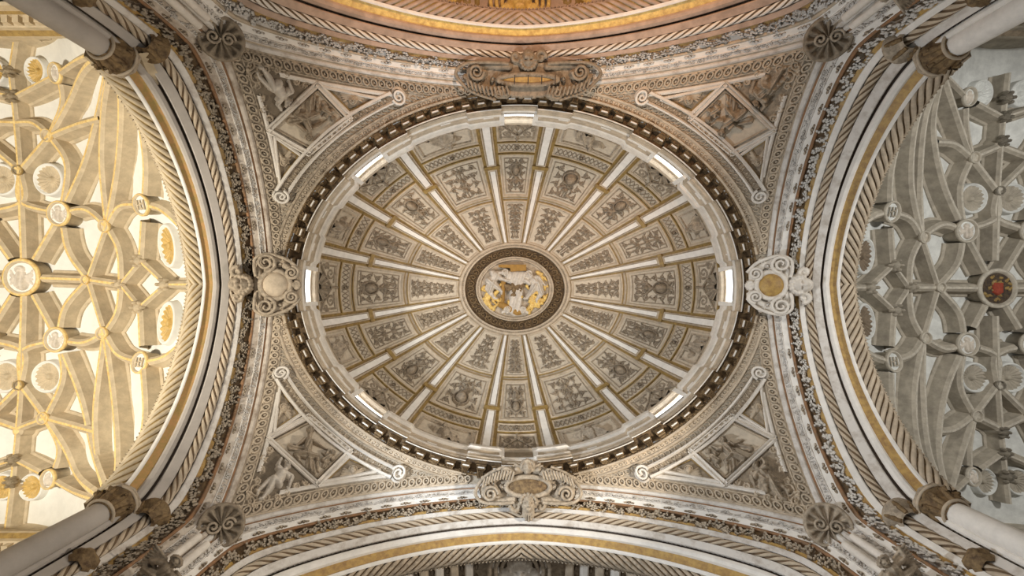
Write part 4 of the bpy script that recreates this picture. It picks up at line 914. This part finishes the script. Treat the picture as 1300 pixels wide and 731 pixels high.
LB = [('C', .82, 'fig'), ('N1', .2, 'ring'), ('N2', .2, 'flower'), ('a', .24, 'flower'), ('b', .24, 'flower'), ('d', .24, 'flower'), ('N4', .55, 'fig'), ('M4', .55, 'fig'), ('N5', .28, 'ring'), ('M5', .28, 'ring'), ('N6', .45, 'letters'), ('M6', .45, 'letters'),
      ('N7', .22, 'ring'), ('M7', .22, 'ring'), ('N8', .27, 'ring'), ('M8', .27, 'ring'), ('P1', .42, 'fig'), ('Q1', .42, 'fig'), ('P2', .24, 'flower'), ('Q2', .24, 'flower'), ('P3', .22, 'flower'), ('Q3', .22, 'flower')]
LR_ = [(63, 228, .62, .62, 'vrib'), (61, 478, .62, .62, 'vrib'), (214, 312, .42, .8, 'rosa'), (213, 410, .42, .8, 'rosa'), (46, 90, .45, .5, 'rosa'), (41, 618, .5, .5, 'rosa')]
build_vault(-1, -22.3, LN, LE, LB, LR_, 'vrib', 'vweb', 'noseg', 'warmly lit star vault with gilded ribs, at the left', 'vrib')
RN = dict(C=(1272, 366), N1=(1194, 365), N2=(1157, 365), a=(1137, 337), b=(1138, 394), d=(1106, 365), N4=(1227, 293), M4=(1228, 437), N5=(1173, 301), M5=(1175, 429), N6=(1132, 269), M6=(1134, 459),
          N7=(1271, 242), M7=(1276, 489), N8=(1237, 200), M8=(1240, 528), P1=(1230, 123), Q1=(1235, 605), P2=(1259, 148), Q2=(1263, 576), P3=(1279, 124), Q3=(1283, 605), P4=(1276, 179), Q4=(1280, 549), S=(1200, 92), R=(1208, 632), K=(1277, 92), L=(1284, 640))
RE = [('C', 'N1'), ('N1', 'N2'), ('N2', 'a', .8), ('N2', 'b', .8), ('a', 'd', .8), ('b', 'd', .8), ('d', (1078, 365), .8),
      ('N1', 'N5', .8), ('N1', 'M5', .8), ('N1', (1219, 333), 'N4'), ('N1', (1221, 398), 'M4'), ('N2', (1160, 330), 'N5'), ('N2', (1161, 402), 'M5'),
      ('N4', (1200, 285), 'N5'), ('M4', (1203, 443), 'M5'), ('N5', (1158, 278), 'N6'), ('M5', (1160, 450), 'M6'), ('N6', (1110, 276), (1080, 300)), ('M6', (1112, 452), (1082, 430)),
      ('N6', 'a'), ('M6', 'b'), ('N6', (1136, 210), (1158, 145), 'S'), ('M6', (1138, 520), (1160, 580), 'R'), ('N5', (1171, 230), (1178, 150), 'S'), ('M5', (1175, 500), (1183, 575), 'R'),
      ('N5', (1160, 230), (1168, 150), 'S'), ('M5', (1164, 500), (1172, 575), 'R'), ('N4', (1200, 230), (1188, 160), 'S'), ('M4', (1203, 500), (1195, 570), 'R'),
      ('C', 'N4'), ('C', 'M4'), ('C', 'N7'), ('C', 'M7'), ('N7', 'N8'), ('M7', 'M8'), ('N7', (1256, 276), 'N4'), ('M7', (1260, 452), 'M4'), ('N8', (1222, 240), 'N4'), ('M8', (1222, 488), 'M4'),
      ('N8', (1215, 183), (1192, 180)), ('M8', (1215, 545), (1196, 548)), ('N8', (1255, 184), 'P4'), ('M8', (1258, 545), 'Q4'), ('N7', 'P4', .8), ('M7', 'Q4', .8), ('N8', (1222, 160), 'S'), ('M8', (1226, 570), 'R'),
      ('P1', (1230, 160), 'N8', .8), ('Q1', (1234, 570), 'M8', .8), ('P1', 'S', .8), ('Q1', 'R', .8), ('P1', 'P2', .8), ('Q1', 'Q2', .8), ('P2', 'P4', .8), ('Q2', 'Q4', .8), ('P2', 'P3', .8), ('Q2', 'Q3', .8), ('P3', 'K', .8), ('Q3', 'L', .8), ('N4', (1250, 300), (1300, 250), .01)][:-1]
RB = [('C', .86, 'arms'), ('N1', .22, 'ring'), ('N2', .2, 'flower'), ('a', .24, 'flower'), ('b', .24, 'flower'), ('d', .24, 'flower'), ('N4', .52, 'fig'), ('M4', .52, 'fig'), ('N5', .26, 'ring'), ('M5', .26, 'ring'), ('N6', .45, 'letters'), ('M6', .45, 'letters'),
      ('N7', .2, 'ring'), ('M7', .2, 'ring'), ('N8', .25, 'ring'), ('M8', .25, 'ring'), ('P1', .4, 'fig'), ('Q1', .4, 'fig'), ('P2', .22, 'flower'), ('Q2', .22, 'flower'), ('P3', .25, 'flower'), ('Q3', .25, 'flower'), ('P4', .22, 'flower'), ('Q4', .22, 'flower')]
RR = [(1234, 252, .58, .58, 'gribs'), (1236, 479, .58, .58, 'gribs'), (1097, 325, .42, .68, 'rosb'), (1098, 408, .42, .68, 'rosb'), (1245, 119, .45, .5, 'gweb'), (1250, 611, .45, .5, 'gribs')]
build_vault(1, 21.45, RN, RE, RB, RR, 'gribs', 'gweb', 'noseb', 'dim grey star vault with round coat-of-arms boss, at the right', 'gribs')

# ------------------------------------------------ walls of the bays with cornices
def wall(name, x0, x1, y, z0, z1, m, th=.5):
    mb = MB(); s = 1 if y > 0 else -1; box(mb, min(x0, x1), max(x0, x1), min(y, y + s * th), max(y, y + s * th), z0, z1); o = mb.build(name, m, smooth=False); o['kind'] = 'structure'; return o
PROF = [(0, 0), (0, .35), (-.12, .4), (-.12, .75), (-.22, .8), (-.22, 1.0), (-.55, 1.1), (-.55, 1.3), (-.7, 1.45), (-.7, 1.6), (0, 1.62)]
def wall_cornice(x0, x1, y, z, m, m2, lab):
    s = 1 if y > 0 else -1; T = thing('wall_cornice', lab, 'cornice', ((x0 + x1) / 2, y, z))
    mb = MB(); xs = np.array([x0, x1], float)
    for i, ((o0, z0), (o1, z1)) in enumerate(zip(PROF[:-1], PROF[1:])):
        V = np.array([[(x, y + s * o0, z + z0), (x, y + s * o1, z + z1)] for x in xs]); mb.add(V.reshape(-1, 3), gF(2, 2), 1 if i in (3, 7) else 0)
    o = mb.build('cornice_moulding', [m, m2], T); mb = MB()
    for x in np.arange(min(x0, x1) + .2, max(x0, x1), .42): box(mb, x - .12, x + .12, y - s * .5 if s > 0 else y + .2, y - s * .2 if s > 0 else y + .5, z + .82, z + 1.08)
    mb.build('dentils', m, T, smooth=False)
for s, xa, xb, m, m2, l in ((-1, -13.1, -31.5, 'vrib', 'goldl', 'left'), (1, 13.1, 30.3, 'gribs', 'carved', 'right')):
    for sy, w in ((-1, 'upper'), (1, 'lower')):
        wall('wall_%s_%s' % (l, w), xa, xb, sy * 10.6, 2, 21.5, m)
        wall_cornice(xa, xb, sy * 10.6, 17.4, m, m2, 'stepped stone cornice at the %s edge of the %s vault' % (w, l))
        T = thing('window_gable', 'carved stepped gable frame on the %s wall of the %s vault' % (w, l), 'window gable', ((xa + xb) / 2, sy * 10.5, 19.2)); mb = MB()
        xc = (xa + xb) / 2
        for (dx0, dx1, zz0, zz1, dd) in ((-3.5, 3.5, 19.1, 19.4, .5), (-2.8, 2.8, 19.4, 19.7, .38), (-2.0, 2.0, 19.7, 20.1, .25)): box(mb, xc + dx0, xc + dx1, min(sy * 10.6, sy * (10.6 - dd)), max(sy * 10.6, sy * (10.6 - dd)), zz0, zz1)
        mb.build('gable_mouldings', m, T, smooth=False)
    mb = MB(); xe = xb + s * .2; box(mb, min(xe, xe + s * .4), max(xe, xe + s * .4), -11.1, 11.1, 2, 22.5); o = mb.build('wall_%s_end' % l, m, smooth=False); o['kind'] = 'structure'

# ================================================================== TOP AND BOTTOM BAYS
def cross_vault(s, mrib, mweb, mgold, label):
    T = thing('rib_vault', label, 'vault', (0, s * 14, 20))
    f = lambda X, Y: 20.3 - .03 * (np.abs(Y) - 15) ** 2 - .045 * X ** 2
    mb = MB(); XX, YY = np.meshgrid(np.linspace(-9.6, 9.6, 40), s * np.linspace(11.1, 19.5, 20), indexing='ij'); mb.add(np.stack([XX, YY, f(XX, YY) + .8], -1).reshape(-1, 3), gF(40, 20)); mb.build('vault_web', mweb, T)
    G = lambda x, y, h: np.stack(np.broadcast_arrays(x, y, f(x, y) + .8 - h), -1)
    G2 = lambda x, y, h: G(np.asarray(x, float), np.asarray(y, float) * s, h)
    if s > 0:
        for x in np.arange(-9.0, 9.1, .62):
            if abs(x) < 1.9: continue
            mb = MB(); us = np.linspace(11.1, 19.3, 14); band(mb, lambda u, v, h: G2(x + v, u, h), us, [(-.17, 0), (-.17, .3), (-.1, .4), (.1, .4), (.17, .3), (.17, 0)]); mb.build('vault_rib', mrib if int(round(x / .62)) % 2 else 'pale', T)
            mb = MB()
            for y in np.arange(11.3, 19, .5): blob(mb, G2, x + .31, y, .09, .2, .12, nr=2, na=8)
            mb.build('leaf_strip', 'carved', T)
        for sg in (-1, 1):
            mb = MB(); us = np.linspace(11.05, 15, 14)
            band(mb, lambda u, v, h: G2(sg * (.9 + (u - 11.05) * -.55 + .75) + v, u, h), us, [(-.14, 0), (-.14, .4), (0, .5), (.14, .4), (.14, 0)]); mb.build('diagonal_rib', 'pale', T)
    else:
        for x, w in ((-3.9, 0), (3.9, 0), (-8, 0), (8, 0)):
            for sg in (-1, 1):
                mb = MB(); us = np.linspace(10.9, 17, 24)
                band(mb, lambda u, v, h: G2(x + sg * np.sin((u - 10.9) * .55) * 1.7 + v, u, h), us, [(-.14, 0), (-.14, .4), (0, .5), (.14, .4), (.14, 0)]); mb.build('curved_rib', mgold, T)
        for x in (-6.0, -2.2, 2.2, 6.0):
            mb = MB(); hf(mb, G2, x - 1.1, x + 1.1, 11.0, 13.2, .06, lambda X, Y: MX(*[poly(X, Y, spiral(x + dx, 12.0 + dy, .45, q, 1.3, 14, 1), .1, 1.2, .05) for dx, dy, q in ((-.5, -.3, 0), (.5, -.3, 2), (0, .5, 4))]), 1.0); mb.build('scroll_relief', 'goldl', T)
    # rosette / roundel at the middle
    mb = MB(); r0, yc = (1.25, 12.2) if s < 0 else (1.3, 12.3)
    for rr, hh in ((1.0, .55), (.8, .5), (.6, .45)): gtube(mb, G2, [(r0 * rr * math.cos(a), yc + r0 * rr * math.sin(a), hh) for a in np.linspace(0, 2 * PI, 40)], .09, 6)
    mb.build('roundel_frame', mgold, T)
    mb = MB(); GG = lambda x, y, h: G2(x, y, np.asarray(h) + .5)
    hf(mb, GG, -.9, .9, yc - .9, yc + .9, .05, lambda X, Y: face(X, Y, 0, yc - .1, .5, -PI / 2 if s > 0 else PI / 2, wings=.8), 1.0); mb.build('roundel_face', 'skin' if s > 0 else mgold, T)
    return f
cross_vault(-1, 'pink', 'pink', 'goldb', 'orange lit vault with gilded ribs peeping in at the top edge')
cross_vault(1, 'cream', 'carved', 'carve', 'brown vault with pale parallel ribs peeping in at the bottom edge')

# ================================================================== CARTOUCHES over the arch crowns
def tangent_plane(c, out, tilt):
    """G(x,y,h): x along the ring, y outward, h towards the viewer below"""
    out = nrm(np.array([*out, 0.0])); yv = out * math.cos(tilt) + np.array([0, 0, -math.sin(tilt)]); xv = np.array([-out[1], out[0], 0]) 
    n = nrm(np.cross(xv, yv)); n = n if n[2] < 0 else -n; c = np.array(c, float)
    return lambda x, y, h: c + np.asarray(x, float)[..., None] * xv + np.asarray(y, float)[..., None] * yv + np.asarray(h, float)[..., None] * n
def cartouche(c, out, kind, label, m, mo, w, hh, up):
    G = tangent_plane(c, out, math.radians(22)); T = thing('cartouche', label, 'cartouche', tuple(c))
    mb = MB(); hf(mb, G, -w, w, -hh * .75, hh * .75, .045, lambda X, Y: np.where((X / w) ** 2 + (Y / (hh * .72)) ** 2 < 1 - .12 * np.abs(np.cos(4 * np.arctan2(Y, X))), .16, 0), 1.0, thr=.01); mb.build('backplate', m, T)
    ow, oh = (w * .42, hh * .34) if kind != 'side' else (w * .46, hh * .42)
    if kind == 'top': ow, oh = w * .42, hh * .18
    mb = MB(); hf(mb, G, -ow * 1.1, ow * 1.1, -oh * 1.1, oh * 1.1, .04, lambda X, Y: ell(X, Y, 0, 0, ow, oh, 0, .5), 1.0, h0=.3); mb.build('oval_field', mo, T)
    mb = MB(); gtube(mb, G, [(ow * 1.12 * math.cos(a), oh * 1.15 * math.sin(a), .34) for a in np.linspace(0, 2 * PI, 50)], .10, 7); mb.build('oval_rim', m, T)
    for s in (-1, 1):
        mb = MB()
        def sc(X, Y):
            H = poly(X, Y, spiral(s * w * .82, hh * .28, .34 * min(1, hh), PI / 2 * (1 + s), 1.6, 24, s), .12, 1.4, .06)
            H = MX(H, poly(X, Y, [(s * w * .35, -hh * .55), (s * w * .6, -hh * .45), (s * w * .85, -hh * .15), (s * w * .98, hh * .1)], .17, 1.3, .1))
            H = MX(H, poly(X, Y, spiral(s * w * .42, -hh * .5, .25, 0, 1.4, 20, -s), .09, 1.4, .05), poly(X, Y, [(s * w * .3, hh * .5), (s * w * .55, hh * .55), (s * w * .82, hh * .5)], .14, 1.3, .1))
            return H
        hf(mb, G, -w * 1.35, w * 1.35, -hh * 1.1, hh * 1.1, .04, sc, 1.0, h0=.18, mask=lambda X, Y: (X * s > 0)); mb.build('scroll', m, T)
    for s in (-1, 1):
        mb = MB()
        for (vx, vy, vr, a0, sg, hz) in ((s * w * .80, hh * .30, .30, PI / 2 * (1 + s), s, .42), (s * w * .45, -hh * .52, .22, 0, -s, .40)):
            n = 30; pts = [(x, y, hz + .12 * i / n) for i, (x, y) in enumerate(spiral(vx, vy, vr * min(1.3, hh), a0, 1.9, n, sg))]; gtube(mb, G, pts, np.linspace(.075, .035, n), 6)
        pts = [(s * w * .30, hh * .62, .35), (s * w * .6, hh * .66, .42), (s * w * .95, hh * .62, .4), (s * w * 1.12, hh * .3, .38), (s * w * 1.05, -.1 * hh, .36), (s * w * .85, -hh * .5, .36), (s * w * .5, -hh * .8, .34)]
        P_ = catmull(pts, 6); gtube(mb, G, P_, .07, 6); mb.build('strapwork', m, T)
        for q in range(3):
            mb = MB(); blob(mb, G, s * w * (.55 + .2 * q), hh * (.02 - .16 * q), .10, .15, .16, ang=s * .6, nr=3, na=9, h0=.25); mb.build('fruit', m, T)
    # mask on the outer end and cherub on the ring side
    mb = MB(); oy = hh * {'bottom': .66, 'top': .78, 'side': 1.12 if out[0] < 0 else .98}[kind]; fr = .36 if kind != 'side' else .40
    hf(mb, G, -1.0, 1.0, oy - 1.1, oy + 1.2, .032, lambda X, Y: MX(face(X, Y, 0, oy, fr, PI / 2 * up, beard=kind == 'bottom', hair=True), *[poly(X, Y, spiral(s2 * .5, oy + .1, .2, 0, 1.2, 14, s2), .08, 1.2, .05) for s2 in (-1, 1)]), 1.3, h0=.2); mb.build('mask', m, T, label='bearded mask' if kind == 'bottom' else None)
    if kind == 'bottom' or kind == 'side':
        iy = -hh * (.78 if kind == 'bottom' else .62); fr2 = .28 if kind == 'bottom' else .2
        mb = MB(); hf(mb, G, -1.4, 1.4, iy - .7, iy + .7, .032, lambda X, Y: MX(face(X, Y, 0, iy, fr2, PI / 2 * up, wings=1.7 if kind == 'bottom' else 0), *[ell(X, Y, s2 * .45 * (1 + .5 * q), iy + .1 + .1 * q, .14, .14, 0, 1.1) for s2 in (-1, 1) for q in (0, 1)]), 1.3, h0=.2); mb.build('cherub_head', m, T)
    if kind in ('top', 'bottom'):
        for s in (-1, 1):
            mb = MB()
            for q in range(11):
                t = q / 10; x = s * (w * .30 + w * .62 * t); y = -hh * .42 - .15 * math.sin(t * PI) + .25 * t
                gtube(mb, G, [(x, y - .16, .5), (x + s * .1, y + .18, .52)], .05, 5)
            mb.build('ribbed_wing', m, T)
        mb = MB()
        for q in range(4 if kind == 'top' else 0): x = -ow + (q + .5) * ow / 2; gtube(mb, G, [(x + ow / 4, -oh, .5), (x + ow / 4, oh, .5)], .02, 4)
        mb.build('plaque_joints', 'dark', T) if kind == 'top' else None
cartouche((-10.08, 0.0, 19.5), (-1, 0), 'side', 'tall stone cartouche with a blank oval at the left end of the dome', 'carve', 'cream', 1.1, 1.15, -1)
cartouche((10.3, .02, 19.5), (1, 0), 'side', 'tall pale cartouche with an ochre oval at the right end of the dome', 'pale', 'gold', 1.05, 1.1, -1)
cartouche((.3, -8.45, 19.5), (0, -1), 'top', 'wide brown scrolled cartouche with ochre plaque above the dome', 'carved', 'gold', 2.6, .95, -1)
cartouche((.3, 8.32, 19.5), (0, 1), 'bottom', 'wide stone cartouche with dark oval and bearded mask below the dome', 'carve', 'brownc', 1.9, .95, -1)

# ================================================================== CORNER CORBELS, CAPITALS, SHAFTS
def corner_things(sx, sy, where):
    p = np.array([sx * 10.12, sy * 8.12, 15.75]); ax = nrm(np.array([-sx * .55, -sy * .45, -1.0]))
    T = thing('shell_corbel', 'round fluted shell corbel at the %s corner of the crossing' % where, 'corbel', tuple(p))
    n = 72; a = np.linspace(0, 2 * PI, n, endpoint=False); x = nrm(np.cross(ax, [0, 1.0, 0])); y = np.cross(ax, x)
    R_ = np.array([.55, .70, .72, .69, .63, .57, .32, .13, .01]); H_ = np.array([-.5, -.1, .0, .1, .1, .02, -.03, .02, .08]); fl = np.where((R_ < .65) & (R_ > .1) & (np.arange(9) > 4), 1, 0)
    V = p + (x * np.cos(a)[:, None] + y * np.sin(a)[:, None])[None] * (R_[:, None] * (1 + 0 * a))[..., None] + ax * (H_[:, None] + fl[:, None] * .10 * np.cos(12 * a)[None])[..., None]
    mb = MB(); mb.add(V.reshape(-1, 3), gF(9, n, cv=True)); mb.build('shell', 'carved' if (sx, sy) != (1, 1) else 'carve', T)
    mb = MB(); GG = lambda X, Y, h: p + np.asarray(X, float)[..., None] * x + np.asarray(Y, float)[..., None] * y + ax * (np.asarray(h, float)[..., None])
    for s in (-1, 1): gtube(mb, GG, [(u, v, .1) for u, v in spiral(s * .22, 0, .2, 0, 1.5, 20, s)], .045, 5)
    mb.build('volutes', 'carve', T)
    # colonnettes running down the pier edge
    T = thing('colonnette', 'pair of thin pale colonnettes running out from the %s shell corbel' % where, 'colonnette', (p[0], p[1], 8))
    for d in ((sx * .12, -sy * .05), (-sx * .05, sy * .12)):
        mb = MB(); tube(mb, [(p[0] + sx * .08 + d[0] * 1.5, p[1] + sy * .06 + d[1] * 1.5, z) for z in np.linspace(15.0, 6.5, 10)], .12, 12); mb.build('shaft', 'pale', T)
    # grotesque / angel figure lower down
    if (sx, sy) != (-1, -1):
        c = np.array([sx * 10.0, sy * 8.0, 12.9]); T = tag(None, 0, 0) if False else thing('angel_figure', 'small carved crouching angel under the %s shell corbel' % where, 'sculpture', tuple(c))
        yv = np.array([sx * .78, sy * .62, 0]); xv = np.array([-yv[1], yv[0], 0]); nn = nrm(np.array([-sx * .5, -sy * .4, -.8]))
        G = lambda X, Y, h: c + np.asarray(X, float)[..., None] * xv + np.asarray(Y, float)[..., None] * yv + nn * np.asarray(h, float)[..., None]
        J = dict(head=(0, -.42), neck=(0, -.25), hip=(.02, .25), kneeL=(-.35, .3), footL=(-.25, .65), kneeR=(.35, .32), footR=(.3, .65), elbL=(-.45, -.1), handL=(-.55, -.35), elbR=(.42, .05), handR=(.2, .1))
        mb = MB(); hf(mb, G, -.95, .95, -.8, .95, .028, lambda X, Y: person(X, Y, J, .17, [(0, 0, 0, .35, .22)], wings=[(-.7, -.3, 1), (.7, -.3, -1)]), 1.6, h0=.1); mb.build('body', 'carved' if sx < 0 else 'carve', T)
    # the splayed reveal between colonnette and arches is the arch body; capitals at the inner shafts
    S = {(-1): SXm, 1: SXp}[sx]; pc = np.array([sx * 12.33, sy * 6.75, 13.9])
    up = np.array([0, 0, -1.0])
    T = thing('shaft_capital', 'large bronze-brown foliate capital at the %s springing of the side arch' % where, 'capital', tuple(pc)); mb = MB()
    lathe(mb, pc, up, [(.35, -.45), (.50, -.40), (.56, -.28), (.47, -.24), (.48, -.1), (.40, .08), (.36, .24), (.41, .3), (.34, .36)], 32, flute=.05, fk=8); mb.build('bell', 'brownc', T)
    for i in range(8):
        a = i * PI / 4; mb = MB(); d = np.array([math.cos(a), math.sin(a), 0]); tube(mb, [pc + d * .34 + up * .26, pc + d * .43 + up * .0, pc + d * .55 + up * -.18, pc + d * .61 + up * -.08, pc + d * .54 + up * .0], [.08, .10, .09, .07, .04], 6, caps=True); mb.build('acanthus_leaf', 'brownc', T)
    mb = MB(); lathe(mb, pc, up, [(.58, -.5), (.62, -.47), (.62, -.39), (.52, -.36)], 8); mb.build('abacus', 'carve', T)
    mb = MB()
    for z_, r_ in ((.30, .40), (-.34, .57)): tube(mb, [pc + up * z_ + np.array([r_ * math.cos(a), r_ * math.sin(a), 0]) for a in np.linspace(0, 2 * PI, 28, endpoint=False)], .045, 6, closed=True)
    mb.build('necking_rings', 'cream', T)
    T = thing('shaft', 'smooth %s round shaft below the %s large capital' % ('grey' if sx < 0 else 'bluish white', where), 'column', (pc[0], pc[1], 6)); mb = MB()
    tube(mb, [(pc[0], pc[1], z) for z in np.linspace(13.7, 6, 12)], .33, 28); mb.build('shaft_body', 'grey' if sx < 0 else 'white', T)
    mb = MB(); q = S(sy * (S.u1 + .25), .6, .06).reshape(3)
    T = thing('rope_shaft_capital', 'small ringed capital where the %s rope moulding starts' % where, 'capital', tuple(q)); lathe(mb, q, (0, 0, -1), [(.2, -.3), (.5, -.2), (.52, -.1), (.42, -.05), (.44, .05), (.32, .1), (.34, .2), (.26, .3)], 28); mb.build('rings', 'brownc' if sx < 0 else 'carve', T)
    mb = MB()
    for i in range(6): a = i * PI / 3; d = np.array([math.cos(a), math.sin(a), 0]); tube(mb, [q + d * .3 + up * .3, q + d * .42 + up * 0, q + d * .5 + up * -.1], [.07, .08, .04], 5, caps=True)
    mb.build('leaves', 'brownc', T)
    mb = MB(); q2 = S(sy * (S.u1 + 2.6), .6, .06).reshape(3)
    T = thing('rope_shaft_ring', 'small foliate ring on the %s rope shaft near the frame edge' % where, 'capital', tuple(q2)); lathe(mb, q2, (0, 0, -1), [(.2, -.2), (.36, -.1), (.38, 0), (.3, .05), (.34, .15), (.2, .25)], 20, flute=.08, fk=6); mb.build('rings', 'brownc', T)
for sx in (-1, 1):
    for sy in (-1, 1): corner_things(sx, sy, {(-1, -1): 'upper left', (1, -1): 'upper right', (-1, 1): 'lower left', (1, 1): 'lower right'}[(sx, sy)])
